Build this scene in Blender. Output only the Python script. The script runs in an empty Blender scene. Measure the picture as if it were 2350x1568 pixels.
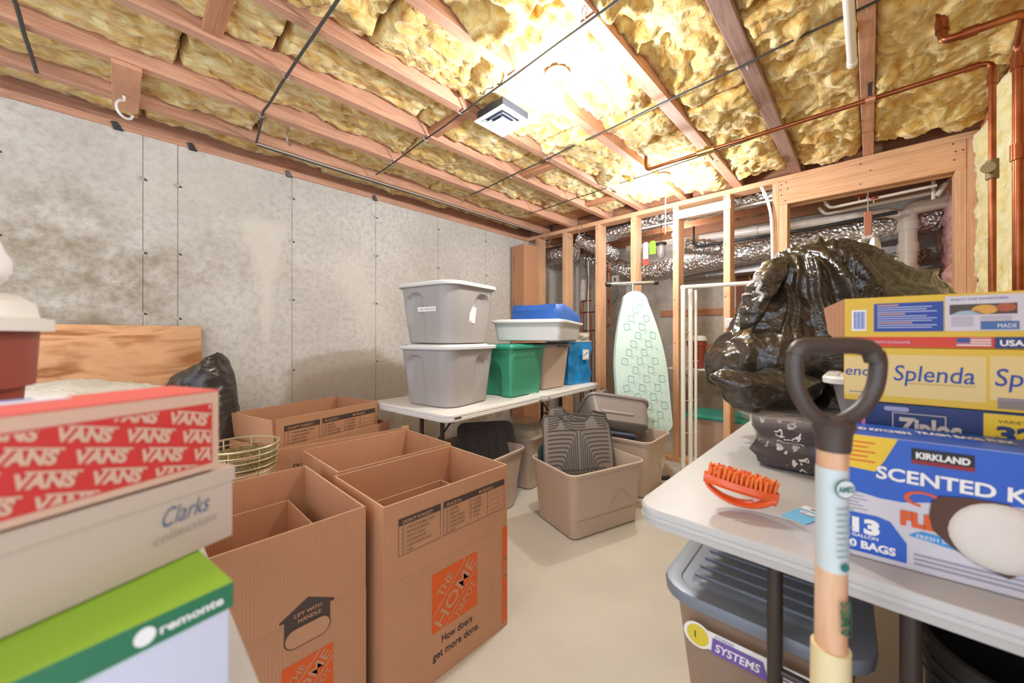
import bpy, math, random
import numpy as np
from mathutils import Vector, Matrix, noise
random.seed(7)
C = bpy.context.scene.collection
PI = math.pi
rad = math.radians

# ------------------------------------------------------------------ camera, world, light, exposure
EYE = 1.16
F_PX = 862.0
YAW = math.atan2(822.0, F_PX)          # camera heading, measured from the room's X axis
sc = bpy.context.scene
cam = bpy.data.cameras.new('camera'); camo = bpy.data.objects.new('camera', cam); C.objects.link(camo)
cam.sensor_width = 36.0; cam.lens = 36.0 * F_PX / 2350.0
cam.shift_y = -11.0 / 2350.0
cam.clip_start = 0.02
camo.location = (0, 0, EYE)
camo.rotation_euler = (PI / 2, 0, YAW - PI / 2)
cam.dof.use_dof = True; cam.dof.focus_distance = 2.6; cam.dof.aperture_fstop = 2.6
sc.camera = camo
W = bpy.data.worlds.new('world'); sc.world = W; W.use_nodes = True
bg = W.node_tree.nodes['Background']; bg.inputs[0].default_value = (0.85, 0.97, 1.14, 1); bg.inputs[1].default_value = 1.9
sc.view_settings.view_transform = 'Standard'; sc.view_settings.look = 'None'
sc.view_settings.exposure = 0.25; sc.view_settings.gamma = 1.0; sc.view_settings.use_curve_mapping = False

def point_light(name, loc, power, r=0.05, col=(0.90, 0.98, 1.07)):
    l = bpy.data.lights.new(name, 'POINT'); l.energy = power; l.shadow_soft_size = r; l.color = col
    o = bpy.data.objects.new(name, l); o.location = loc; C.objects.link(o); return o
point_light('bulb_or_fill_light', (1.47, 1.10, 2.17), 43)
point_light('bulb_or_fill_light', (2.98, 1.20, 2.18), 40)
point_light('bulb_or_fill_light', (4.35, 1.6, 2.30), 14)
point_light('bulb_or_fill_light', (-0.9, 0.6, 2.25), 18, 0.10)      # added fill light behind the camera; no bulb is seen there

# ------------------------------------------------------------------ materials
def lin(h):
    h = h.lstrip('#'); v = [int(h[i:i + 2], 16) / 255 for i in (0, 2, 4)]
    return tuple(x / 12.92 if x <= 0.04045 else ((x + 0.055) / 1.055) ** 2.4 for x in v) + (1.0,)
MATS = {}
def mat(name, col, rough=0.6, metal=0.0, var=0.0, vs=6.0, bump=0.0, bs=40.0, stretch=(1, 1, 1), col2=None, alpha=1.0, trans=0.0, emit=0.0, coat=0.0, sss=0.0, gen=False, detail=4, spec=None, dist=0.0):
    if name in MATS: return MATS[name]
    m = bpy.data.materials.new(name); m.use_nodes = True
    nt = m.node_tree; N = nt.nodes; L = nt.links; p = N['Principled BSDF']
    c = lin(col)
    p.inputs['Base Color'].default_value = c
    p.inputs['Roughness'].default_value = rough; p.inputs['Metallic'].default_value = metal
    if spec is not None: p.inputs['Specular IOR Level'].default_value = spec
    if coat: p.inputs['Coat Weight'].default_value = coat; p.inputs['Coat Roughness'].default_value = 0.15
    if alpha < 1: p.inputs['Alpha'].default_value = alpha
    if trans: p.inputs['Transmission Weight'].default_value = trans
    if emit: p.inputs['Emission Color'].default_value = c; p.inputs['Emission Strength'].default_value = emit
    if sss: p.inputs['Subsurface Weight'].default_value = sss; p.inputs['Subsurface Radius'].default_value = (.02, .015, .01)
    if var or bump or col2:
        tc = N.new('ShaderNodeTexCoord'); mp = N.new('ShaderNodeMapping'); L.new(tc.outputs['Object'], mp.inputs[0])
        mp.inputs['Scale'].default_value = stretch
        if var or col2:
            n = N.new('ShaderNodeTexNoise'); n.inputs['Scale'].default_value = vs; n.inputs['Detail'].default_value = detail; n.inputs['Distortion'].default_value = dist
            L.new(mp.outputs[0], n.inputs['Vector'])
            mx = N.new('ShaderNodeMix'); mx.data_type = 'RGBA'
            r = N.new('ShaderNodeMapRange'); r.inputs[1].default_value = 0.33; r.inputs[2].default_value = 0.67
            L.new(n.outputs['Fac'], r.inputs[0]); L.new(r.outputs[0], mx.inputs[0])
            c2 = lin(col2) if col2 else tuple(x * (1 - var) for x in c[:3]) + (1,)
            mx.inputs[6].default_value = c; mx.inputs[7].default_value = c2
            L.new(mx.outputs[2], p.inputs['Base Color'])
        if bump:
            n2 = N.new('ShaderNodeTexNoise'); n2.inputs['Scale'].default_value = bs; n2.inputs['Detail'].default_value = 6
            L.new(mp.outputs[0], n2.inputs['Vector'])
            b = N.new('ShaderNodeBump'); b.inputs['Strength'].default_value = bump; b.inputs['Distance'].default_value = 0.01
            L.new(n2.outputs['Fac'], b.inputs['Height']); L.new(b.outputs[0], p.inputs['Normal'])
    MATS[name] = m; return m

def wood(name, axis, c1, c2, knots=True, gs=1.0, axk=1.0, con=.55):
    """sawn softwood with the grain along one axis"""
    m = bpy.data.materials.new(name); m.use_nodes = True; MATS[name] = m
    nt = m.node_tree; N = nt.nodes; L = nt.links; p = N['Principled BSDF']; p.inputs['Roughness'].default_value = 0.62
    tc = N.new('ShaderNodeTexCoord'); mp = N.new('ShaderNodeMapping'); L.new(tc.outputs['Object'], mp.inputs[0])
    s = [22 * gs] * 3; s[axis] = 1.1 * gs * axk; mp.inputs['Scale'].default_value = s
    oi = N.new('ShaderNodeObjectInfo')
    L.new(oi.outputs['Random'], mp.inputs['Location'])
    n = N.new('ShaderNodeTexNoise'); n.inputs['Scale'].default_value = 1.6; n.inputs['Detail'].default_value = 6; n.inputs['Distortion'].default_value = 0.9
    L.new(mp.outputs[0], n.inputs['Vector'])
    w = N.new('ShaderNodeMath'); w.operation = 'MULTIPLY'; w.inputs[1].default_value = 22.0; L.new(n.outputs['Fac'], w.inputs[0])
    w2 = N.new('ShaderNodeMath'); w2.operation = 'SINE'; L.new(w.outputs[0], w2.inputs[0])
    r = N.new('ShaderNodeMapRange'); r.inputs[1].default_value = -1; r.inputs[2].default_value = 1; r.inputs[3].default_value = 0.0; r.inputs[4].default_value = con
    L.new(w2.outputs[0], r.inputs[0])
    mx = N.new('ShaderNodeMix'); mx.data_type = 'RGBA'; mx.inputs[6].default_value = lin(c1); mx.inputs[7].default_value = lin(c2)
    L.new(r.outputs[0], mx.inputs[0])
    # blotches and stains in the wood
    n3 = N.new('ShaderNodeTexNoise'); n3.inputs['Scale'].default_value = 2.2; n3.inputs['Detail'].default_value = 5
    L.new(tc.outputs['Object'], n3.inputs['Vector'])
    r3 = N.new('ShaderNodeMapRange'); r3.inputs[1].default_value = 0.35; r3.inputs[2].default_value = 0.7; r3.inputs[3].default_value = 1.0; r3.inputs[4].default_value = 0.72
    L.new(n3.outputs['Fac'], r3.inputs[0])
    v = N.new('ShaderNodeTexVoronoi'); v.inputs['Scale'].default_value = 3.0; L.new(tc.outputs['Object'], v.inputs['Vector'])
    rk = N.new('ShaderNodeMapRange'); rk.inputs[1].default_value = 0.03; rk.inputs[2].default_value = 0.06; rk.inputs[3].default_value = 0.45; rk.inputs[4].default_value = 1.0
    L.new(v.outputs['Distance'], rk.inputs[0])
    mu = N.new('ShaderNodeMath'); mu.operation = 'MULTIPLY'; L.new(r3.outputs[0], mu.inputs[0]); L.new(rk.outputs[0], mu.inputs[1])
    hs = N.new('ShaderNodeHueSaturation'); L.new(mx.outputs[2], hs.inputs['Color']); L.new(mu.outputs[0], hs.inputs['Value'])
    L.new(hs.outputs[0], p.inputs['Base Color'])
    b = N.new('ShaderNodeBump'); b.inputs['Strength'].default_value = 0.25; b.inputs['Distance'].default_value = 0.003
    L.new(n.outputs['Fac'], b.inputs['Height']); L.new(b.outputs[0], p.inputs['Normal'])
    return m
WX = wood('joist_wood', 0, '#dba585', '#b97d5b'); WY = wood('plate_wood', 1, '#eab68a', '#d3935f'); WZ = wood('stud_wood', 2, '#eebb90', '#d6996a')
WYD = wood('block_wood', 1, '#c98d66', '#a8683f')
WZD = wood('dark_stud_wood', 2, '#d98f5c', '#b8703f')

def insul(name, c1, c2, c3, sc=9.0):
    m = bpy.data.materials.new(name); m.use_nodes = True; MATS[name] = m
    nt = m.node_tree; N = nt.nodes; L = nt.links; p = N['Principled BSDF']; p.inputs['Roughness'].default_value = 0.95
    p.inputs['Specular IOR Level'].default_value = 0.1; p.inputs['Sheen Weight'].default_value = 0.3
    tc = N.new('ShaderNodeTexCoord'); mp = N.new('ShaderNodeMapping'); L.new(tc.outputs['Object'], mp.inputs[0]); mp.inputs['Scale'].default_value = (0.7, 1.3, 1.3)
    n = N.new('ShaderNodeTexNoise'); n.inputs['Scale'].default_value = sc; n.inputs['Detail'].default_value = 8; n.inputs['Roughness'].default_value = 0.62; n.inputs['Distortion'].default_value = 1.6
    L.new(mp.outputs[0], n.inputs['Vector'])
    cr = N.new('ShaderNodeValToRGB'); L.new(n.outputs['Fac'], cr.inputs[0])
    e = cr.color_ramp.elements; e[0].position = 0.30; e[0].color = lin(c3); e[1].position = 0.47; e[1].color = lin(c1)
    k = e.new(0.66); k.color = lin(c2)
    L.new(cr.outputs[0], p.inputs['Base Color'])
    b = N.new('ShaderNodeBump'); b.inputs['Strength'].default_value = 0.9; b.inputs['Distance'].default_value = 0.02
    L.new(n.outputs['Fac'], b.inputs['Height']); L.new(b.outputs[0], p.inputs['Normal'])
    return m
INS = insul('glass_wool', '#deb564', '#f5e4a8', '#b87c30')
INSW = insul('pale_glass_wool', '#efe0a0', '#f7efc4', '#dcc06c', 6.0)
INSP = insul('pink_glass_wool', '#d9958a', '#e8b5aa', '#b5685a', 9.0)

def concrete():
    m = bpy.data.materials.new('concrete_wall'); m.use_nodes = True; MATS['concrete'] = m
    nt = m.node_tree; N = nt.nodes; L = nt.links; p = N['Principled BSDF']; p.inputs['Roughness'].default_value = 0.85
    tc = N.new('ShaderNodeTexCoord')
    def nz(s, d, lo, hi, st=(1, 1, 1)):
        mp = N.new('ShaderNodeMapping'); L.new(tc.outputs['Object'], mp.inputs[0]); mp.inputs['Scale'].default_value = st
        n = N.new('ShaderNodeTexNoise'); n.inputs['Scale'].default_value = s; n.inputs['Detail'].default_value = d; n.inputs['Roughness'].default_value = 0.65
        L.new(mp.outputs[0], n.inputs['Vector'])
        r = N.new('ShaderNodeMapRange'); r.inputs[1].default_value = lo; r.inputs[2].default_value = hi; L.new(n.outputs['Fac'], r.inputs[0]); return r, n
    def mix(f, a, b_):
        x = N.new('ShaderNodeMix'); x.data_type = 'RGBA'; L.new(f, x.inputs[0])
        if isinstance(a, tuple): x.inputs[6].default_value = a
        else: L.new(a, x.inputs[6])
        x.inputs[7].default_value = b_; return x.outputs[2]
    r1, _ = nz(1.6, 8, 0.35, 0.7); c = mix(r1.outputs[0], lin('#dad3c8'), lin('#c4bcb0'))
    r2, n2 = nz(28, 8, 0.45, 0.8); c = mix(r2.outputs[0], c, lin('#b0a699'))
    at = N.new('ShaderNodeAttribute'); at.attribute_name = 'stain'
    sp = N.new('ShaderNodeSeparateColor'); L.new(at.outputs['Color'], sp.inputs[0])
    r4, _ = nz(7, 8, 0.30, 0.62)
    mm = N.new('ShaderNodeMath'); mm.operation = 'MULTIPLY'; L.new(sp.outputs[0], mm.inputs[0]); L.new(r4.outputs[0], mm.inputs[1])
    c = mix(mm.outputs[0], c, lin('#9a8b74'))
    m3 = N.new('ShaderNodeMath'); m3.operation = 'MULTIPLY'; m3.inputs[1].default_value = 0.7; L.new(sp.outputs[1], m3.inputs[0])
    c = mix(m3.outputs[0], c, lin('#ddd4c4'))
    m5 = N.new('ShaderNodeMath'); m5.operation = 'MULTIPLY'; m5.inputs[1].default_value = 0.75; L.new(sp.outputs[2], m5.inputs[0])
    c = mix(m5.outputs[0], c, lin('#a08a70'))
    L.new(c, p.inputs['Base Color'])
    b = N.new('ShaderNodeBump'); b.inputs['Strength'].default_value = 0.35; b.inputs['Distance'].default_value = 0.004
    L.new(n2.outputs['Fac'], b.inputs['Height']); L.new(b.outputs[0], p.inputs['Normal'])
    return m
CON = concrete()
FLOORM = mat('floor_concrete', '#cbc2b4', 0.6, var=0.10, vs=3.0, bump=0.12, bs=90, detail=8)
def foilmat():
    m = bpy.data.materials.new('crinkled_foil'); m.use_nodes = True
    nt = m.node_tree; N = nt.nodes; L = nt.links; p = N['Principled BSDF']
    p.inputs['Base Color'].default_value = lin('#d9d6d2'); p.inputs['Metallic'].default_value = 0.92; p.inputs['Roughness'].default_value = 0.28
    tc = N.new('ShaderNodeTexCoord'); v = N.new('ShaderNodeTexVoronoi'); v.inputs['Scale'].default_value = 34; L.new(tc.outputs['Object'], v.inputs['Vector'])
    n = N.new('ShaderNodeTexNoise'); n.inputs['Scale'].default_value = 22; n.inputs['Detail'].default_value = 5; L.new(tc.outputs['Object'], n.inputs['Vector'])
    a = N.new('ShaderNodeMath'); a.operation = 'ADD'; L.new(v.outputs['Distance'], a.inputs[0]); L.new(n.outputs['Fac'], a.inputs[1])
    b = N.new('ShaderNodeBump'); b.inputs['Strength'].default_value = 0.9; b.inputs['Distance'].default_value = 0.015
    L.new(a.outputs[0], b.inputs['Height']); L.new(b.outputs[0], p.inputs['Normal']); return m
FOIL = foilmat()
def cardmat(name, c, axis=0):
    """corrugated board: faint flutes across one axis"""
    m = bpy.data.materials.new(name); m.use_nodes = True; MATS[name] = m
    nt = m.node_tree; N = nt.nodes; L = nt.links; p = N['Principled BSDF']; p.inputs['Roughness'].default_value = 0.75; p.inputs['Specular IOR Level'].default_value = 0.25
    tc = N.new('ShaderNodeTexCoord'); sx = N.new('ShaderNodeSeparateXYZ'); L.new(tc.outputs['Object'], sx.inputs[0])
    ad = N.new('ShaderNodeMath'); ad.operation = 'ADD'; L.new(sx.outputs[0], ad.inputs[0]); L.new(sx.outputs[1], ad.inputs[1])
    mu = N.new('ShaderNodeMath'); mu.operation = 'MULTIPLY'; mu.inputs[1].default_value = 760.0; L.new(ad.outputs[0], mu.inputs[0])
    si = N.new('ShaderNodeMath'); si.operation = 'SINE'; L.new(mu.outputs[0], si.inputs[0])
    n = N.new('ShaderNodeTexNoise'); n.inputs['Scale'].default_value = 5; n.inputs['Detail'].default_value = 6; L.new(tc.outputs['Object'], n.inputs['Vector'])
    mx = N.new('ShaderNodeMix'); mx.data_type = 'RGBA'; cc = lin(c); mx.inputs[6].default_value = cc; mx.inputs[7].default_value = tuple(x * 0.86 for x in cc[:3]) + (1,)
    L.new(n.outputs['Fac'], mx.inputs[0]); L.new(mx.outputs[2], p.inputs['Base Color'])
    b = N.new('ShaderNodeBump'); b.inputs['Strength'].default_value = 0.22; b.inputs['Distance'].default_value = 0.001
    L.new(si.outputs[0], b.inputs['Height']); L.new(b.outputs[0], p.inputs['Normal']); return m
CARD = cardmat('cardboard', '#c7916b')
CARDE = mat('cardboard_cut_edge', '#dcb390', 0.8, var=0.25, vs=150)
KRAFT = mat('kraft_print_gap', '#c38f69', 0.75)
INK = mat('dark_ink', '#4a3b34', 0.6); BLACKINK = mat('black_ink', '#231d1b', 0.6); ORANGE = mat('orange_ink', '#dd5a1c', 0.55)
WHITEP = mat('white_plastic', '#e9e6df', 0.4); TABLE = mat('table_plastic', '#c1beba', 0.42, bump=0.05, bs=300)
STEEL = mat('steel', '#b9b6b2', 0.3, 0.9); DARKM = mat('dark_enamel_steel', '#453b36', 0.4, 0.3); COPPER = mat('copper', '#a5623f', 0.32, 0.85, col2='#8a4526', vs=9)
BRASS = mat('brass', '#b89a5a', 0.35, 0.9); PVC = mat('pvc_white', '#e6ddd2', 0.35); PEX = mat('pex_white', '#e8e6e2', 0.4)
RUB = mat('black_rubber', '#56504b', 0.55); BLK = mat('black_plastic', '#2c2927', 0.4); CABLE = mat('black_cable', '#3b3733', 0.5)
WHITEPAPER = mat('white_paper', '#f0ece6', 0.7); BLUEINK = mat('blue_ink', '#1d3f93', 0.5)

# ------------------------------------------------------------------ mesh builder
class G:
    def __init__(s): s.v = []; s.f = []; s.m = []
    def add(s, vs, fs, m=0, M=None):
        o = len(s.v)
        s.v.extend([tuple(M @ Vector(v)) for v in vs] if M is not None else [tuple(v) for v in vs])
        for i, f in enumerate(fs):
            s.f.append(tuple(a + o for a in f)); s.m.append(m[i] if isinstance(m, (list, tuple)) else m)
        return s
    def box(s, x0, y0, z0, x1, y1, z1, m=0, M=None):
        vs = [(x0, y0, z0), (x1, y0, z0), (x1, y1, z0), (x0, y1, z0), (x0, y0, z1), (x1, y0, z1), (x1, y1, z1), (x0, y1, z1)]
        fs = [(3, 2, 1, 0), (4, 5, 6, 7), (0, 1, 5, 4), (1, 2, 6, 5), (2, 3, 7, 6), (3, 0, 4, 7)]   # bottom top -y +x +y -x
        return s.add(vs, fs, m, M)
    def loft(s, rings, m=0, cap0=True, cap1=True, closed=True, M=None):
        n = len(rings[0]); vs = [p for r in rings for p in r]; fs = []
        for i in range(len(rings) - 1):
            for j in range(n if closed else n - 1):
                k = (j + 1) % n; fs.append((i * n + j, i * n + k, (i + 1) * n + k, (i + 1) * n + j))
        if cap0: fs.append(tuple(range(n - 1, -1, -1)))
        if cap1: fs.append(tuple((len(rings) - 1) * n + j for j in range(n)))
        return s.add(vs, fs, m, M)
    def tube(s, pts, r, n=8, m=0, M=None, caps=True, radii=None):
        P = [Vector(p) for p in pts]; rings = []; up = None
        for i, p in enumerate(P):
            t = (P[min(i + 1, len(P) - 1)] - P[max(i - 1, 0)]).normalized()
            if up is None: up = Vector((0, 0, 1)) if abs(t.z) < 0.9 else Vector((1, 0, 0))
            a = t.cross(up)
            if a.length < 1e-4: a = t.cross(Vector((0, 1, 0)))
            a.normalize(); b = a.cross(t).normalized(); up = b
            rr_ = radii[i] if radii else r
            rings.append([p + a * (rr_ * math.cos(2 * PI * k / n)) - b * (rr_ * math.sin(2 * PI * k / n)) for k in range(n)])
        return s.loft(rings, m, caps, caps, True, M)
    def lathe(s, prof, n=24, c=(0, 0, 0), m=0, M=None, caps=True):
        rings = [[(c[0] + r * math.cos(2 * PI * k / n), c[1] + r * math.sin(2 * PI * k / n), c[2] + z) for k in range(n)] for r, z in prof]
        return s.loft(rings, m, caps, caps, True, M)
    def ext(s, poly, z0, z1, m=0, M=None):
        return s.loft([[(x, y, z0) for x, y in poly], [(x, y, z1) for x, y in poly]], m, True, True, True, M)
    def make(s, name, mats, parent=None, smooth=False, loc=None, rotz=None, bevel=0, seg=2, rot=None):
        me = bpy.data.meshes.new(name); me.from_pydata(s.v, [], s.f)
        if not isinstance(mats, (list, tuple)): mats = [mats]
        for m in mats: me.materials.append(m)
        me.polygons.foreach_set('material_index', [min(i, len(mats) - 1) for i in s.m])
        if smooth: me.polygons.foreach_set('use_smooth', [True] * len(me.polygons))
        me.update()
        o = bpy.data.objects.new(name, me); C.objects.link(o)
        if parent is not None: o.parent = parent
        if loc is not None: o.location = loc
        if rotz is not None: o.rotation_euler = (0, 0, rotz)
        if rot is not None: o.rotation_euler = rot
        if bevel:
            b = o.modifiers.new('bevel', 'BEVEL'); b.width = bevel; b.segments = seg; b.limit_method = 'ANGLE'; b.angle_limit = rad(40)
        if smooth and smooth != 'all':
            try: me.set_sharp_from_angle(angle=rad(38))
            except Exception: pass
        return o
def smoothpath(pts, n=6):
    P = [Vector(p) for p in pts]; out = []
    for i in range(len(P) - 1):
        p0 = P[max(i - 1, 0)]; p1 = P[i]; p2 = P[i + 1]; p3 = P[min(i + 2, len(P) - 1)]
        for k in range(n):
            t = k / n
            out.append(0.5 * ((2 * p1) + (-p0 + p2) * t + (2 * p0 - 5 * p1 + 4 * p2 - p3) * t * t + (-p0 + 3 * p1 - 3 * p2 + p3) * t ** 3))
    out.append(P[-1]); return out
def bend(pts, r=0.03, n=4):
    """polyline with rounded elbows"""
    P = [Vector(p) for p in pts]; out = [P[0]]
    for i in range(1, len(P) - 1):
        a = (P[i - 1] - P[i]).normalized(); b = (P[i + 1] - P[i]).normalized()
        s0 = P[i] + a * r; s1 = P[i] + b * r
        for k in range(n + 1):
            t = k / n; out.append((1 - t) ** 2 * s0 + 2 * t * (1 - t) * P[i] + t * t * s1)
    out.append(P[-1]); return out
def tag(o, label=None, cat=None, group=None, kind=None):
    if label: o['label'] = label
    if cat: o['category'] = cat
    if group: o['group'] = group
    if kind: o['kind'] = kind
    return o
def thing(name, label, cat, loc=(0, 0, 0), rotz=0.0, group=None, rot=None):
    o = bpy.data.objects.new(name, None); C.objects.link(o); o.location = loc
    o.rotation_euler = rot if rot else (0, 0, rotz); o.empty_display_size = 0.05
    return tag(o, label, cat, group)
def rr(L, Wd, r, nc=5, ns=6):
    """rounded rectangle, counter-clockwise; also returns (side, s) per point"""
    pts = []; hx, hy = L / 2, Wd / 2; r = min(r, hx * .98, hy * .98)
    corners = [(hx - r, -hy + r, -PI / 2), (hx - r, hy - r, 0), (-hx + r, hy - r, PI / 2), (-hx + r, -hy + r, PI)]
    for ci, (cx, cy, a0) in enumerate(corners):
        for k in range(nc + 1):
            a = a0 + PI / 2 * k / nc; pts.append((cx + r * math.cos(a), cy + r * math.sin(a)))
        nx = corners[(ci + 1) % 4]; a = a0 + PI / 2
        e0 = (cx + r * math.cos(a), cy + r * math.sin(a)); e1 = (nx[0] + r * math.cos(a), nx[1] + r * math.sin(a))
        for k in range(1, ns): t = k / ns; pts.append((e0[0] + (e1[0] - e0[0]) * t, e0[1] + (e1[1] - e0[1]) * t))
    return pts

# ---- lettering
TXT = {}
def tgeo(s, bold=0.0, shear=0.0):
    k = (s, bold, shear)
    if k in TXT: return TXT[k]
    c = bpy.data.curves.new('t', 'FONT'); c.body = s; c.size = 1.0; c.offset = bold; c.shear = shear; c.resolution_u = 3
    c.fill_mode = 'FRONT'
    o = bpy.data.objects.new('t', c); C.objects.link(o)
    bpy.context.view_layer.update()
    me = bpy.data.meshes.new_from_object(o.evaluated_get(bpy.context.evaluated_depsgraph_get()))
    vs = [tuple(v.co) for v in me.vertices]; fs = [tuple(p.vertices) for p in me.polygons]
    bpy.data.objects.remove(o); bpy.data.curves.remove(c); bpy.data.meshes.remove(me)
    if vs:
        x0 = min(v[0] for v in vs); x1 = max(v[0] for v in vs); y1 = max(v[1] for v in vs)
    else: x0 = x1 = y1 = 0
    TXT[k] = (vs, fs, x0, x1, y1); return TXT[k]
def clip_poly(pg, c):
    for ax, lim, sg in ((0, c[0], 1), (0, c[2], -1), (1, c[1], 1), (1, c[3], -1)):
        out = []
        for i in range(len(pg)):
            a, b = pg[i - 1], pg[i]; da, db = sg * (a[ax] - lim), sg * (b[ax] - lim)
            if (da >= 0) != (db >= 0): t_ = da / (da - db); out.append((a[0] + (b[0] - a[0]) * t_, a[1] + (b[1] - a[1]) * t_))
            if db >= 0: out.append(b)
        pg = out
        if not pg: break
    return pg
class Face:
    """flat print on one face: origin, direction to the right, direction up"""
    def __init__(s, o, xd, up=(0, 0, 1)):
        s.o = Vector(o); s.x = Vector(xd).normalized(); s.u = Vector(up).normalized(); s.n = s.x.cross(s.u); s.g = G(); s.mats = []
    def mi(s, m):
        if m not in s.mats: s.mats.append(m)
        return s.mats.index(m)
    def p(s, x, z, l): return s.o + s.x * x + s.u * z + s.n * (0.0006 + 0.0008 * l)
    def poly(s, pts, m, l=0): s.g.add([s.p(x, z, l) for x, z in pts], [tuple(range(len(pts)))], s.mi(m)); return s
    def rect(s, x0, z0, x1, z1, m, l=0): return s.poly([(x0, z0), (x1, z0), (x1, z1), (x0, z1)], m, l)
    def frame(s, x0, z0, x1, z1, w, m, l=0):
        s.rect(x0, z0, x1, z0 + w, m, l); s.rect(x0, z1 - w, x1, z1, m, l); s.rect(x0, z0 + w, x0 + w, z1 - w, m, l); s.rect(x1 - w, z0 + w, x1, z1 - w, m, l); return s
    def disc(s, x, z, rx, rz, m, l=0, n=20, a=0):
        return s.poly([(x + rx * math.cos(2 * PI * k / n) * math.cos(a) - rz * math.sin(2 * PI * k / n) * math.sin(a), z + rx * math.cos(2 * PI * k / n) * math.sin(a) + rz * math.sin(2 * PI * k / n) * math.cos(a)) for k in range(n)], m, l)
    def text(s, t, x, z, h, m, l=1, width=None, a=0.0, bold=0.0, shear=0.0, sx=1.0, clip=None):
        vs, fs, x0, x1, y1 = tgeo(t, bold, shear)
        if not vs: return s
        k = h / 0.73; kx = k * sx
        if width: kx = width / (x1 - x0)
        ca, sa = math.cos(a), math.sin(a)
        q = [((vx - x0) * kx, vy * k) for vx, vy, _ in vs]
        pts = [(x + qx * ca - qy * sa, z + qx * sa + qy * ca) for qx, qy in q]
        if clip is None or all(clip[0] <= p_[0] <= clip[2] and clip[1] <= p_[1] <= clip[3] for p_ in pts):
            s.g.add([s.p(px, pz, l) for px, pz in pts], fs, s.mi(m)); return s
        for f_ in fs:
            pg = clip_poly([pts[i] for i in f_], clip)
            if len(pg) > 2: s.poly(pg, m, l)
        return s
    def make(s, parent, name='printing', label=None):
        o = s.g.make(name, s.mats, parent)
        if label: o['label'] = label
        return o

# ------------------------------------------------------------------ STRUCTURE
H = 2.41          # underside of the joists
XW, YL, YR, XB = 3.56, 3.14, -0.47, 4.95    # stud wall, left wall, right wall, back wall
XN = -1.7
g = G(); g.box(XN, -1.3, -0.1, XB + .1, YL + .15, 0); tag(g.make('floor', FLOORM), kind='structure')

def fbm(p, o=4): return noise.fractal(p, 1.0, 2.0, o, noise_basis='PERLIN_ORIGINAL')
def sstep(a, b, x): t = max(0, min(1, (x - a) / (b - a))); return t * t * (3 - 2 * t)
def stain(x, z):
    # r: dark mould, g: pale wash, b: brown damp
    n = fbm(Vector((x * 2.3, z * 2.3, 3.1)))
    n2 = fbm(Vector((x * 6, z * 6, 8.1)))
    r = sstep(0.15, -0.3, x + 0.25 * n) * 0.85 * sstep(2.2, 1.75, z + .3 * n) + 0.7 * sstep(0.55, 0.2, abs(z - 1.25) + .3 * n) * sstep(0.55, 0.1, abs(x + 0.0)) * .9
    r += 0.35 * sstep(0.5, 0.2, math.hypot((x - .58) / .9, (z - 1.72) / .5) + .3 * n)
    b = sstep(0.06, -0.04, math.hypot((x - 1.35) / 0.52, (z - 0.70) / 0.38) - 1 + .25 * n) * .8
    b = max(b, sstep(0.35, 0.1, z + .2 * n) * .6)
    gg = sstep(0.035, 0.012, abs(x - 0.735 + .01 * n2) ) * sstep(1.1, 1.16, z) * sstep(1.95, 1.9, z)
    w = 0.10 + .12 * sstep(1.7, 1.95, z); gg = max(gg, sstep(w, w * .35, abs(x - 0.72) + .1 * n) * sstep(1.45, 1.7, z) * sstep(2.06, 1.94, z + .1 * n))
    gg = max(gg, .8 * sstep(0.22, 0.05, abs(x - 1.45 + .25 * (z - 1.5)) + .2 * n) * sstep(1.0, 1.3, z) * sstep(2.0, 1.7, z))
    gg = max(gg, .7 * sstep(0.16, 0.02, abs(x - 2.25) + .12 * n) * sstep(1.9, 1.6, z))
    gg = max(gg, .5 * sstep(0.5, 0.1, math.hypot(x - .3, z - 2.25) + .4 * n))
    return (min(1, max(0, r)), min(1, max(0, gg)), min(1, max(0, b)), 1)
WT = 2.36
wl = tag(G().box(XN, YL + .012, 0, XB, YL + .14, WT).make('wall_left', CON), kind='structure')
seams = [XN, -0.95, -0.42, 0.102, 0.258, 0.90, 1.559, 2.215, 2.865, 3.5, 4.2, XB]
def panel(name, a, b, parent, fy, st=stain, zt=WT):
    """grid panel in plane; fy(x,z,o) -> world point"""
    nx = max(2, int((b - a) / .03)); nz = int(zt / .03)
    g = G(); vs = []; col = []
    for j in range(nz + 1):
        for i in range(nx + 1):
            x = a + .0012 + (b - a - .0024) * i / nx; z = zt * j / nz
            d = .002 * fbm(Vector((x * 3, z * 3, 1)))
            vs.append(fy(x, z, d)); col.append(st(x, z))
    fs = [(j * (nx + 1) + i, j * (nx + 1) + i + 1, (j + 1) * (nx + 1) + i + 1, (j + 1) * (nx + 1) + i) for j in range(nz) for i in range(nx)]
    k = len(vs)
    # returns into the seams
    for xx in (a + .0012, b - .0012):
        for z in (0, zt): vs.append(fy(xx, z, .012)); col.append((0, 0, 0, 1))
    fs += [(0, k, k + 1, nz * (nx + 1)), (nx, nz * (nx + 1) + nx, k + 3, k + 2)]
    g.add(vs, fs); o = g.make(name, CON, parent, smooth='all')
    ca = o.data.color_attributes.new('stain', 'FLOAT_COLOR', 'POINT')
    ca.data.foreach_set('color', [c for q in col for c in q]); return o
for a, b in zip(seams[:-1], seams[1:]): panel('concrete_panel', a, b, wl, lambda x, z, d: (x, YL + d, z))
TIE = mat('form_tie_hole', '#4a4037', 0.9); TIEP = mat('tie_patch', '#c3baad', 0.9, var=.2, vs=60)
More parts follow.
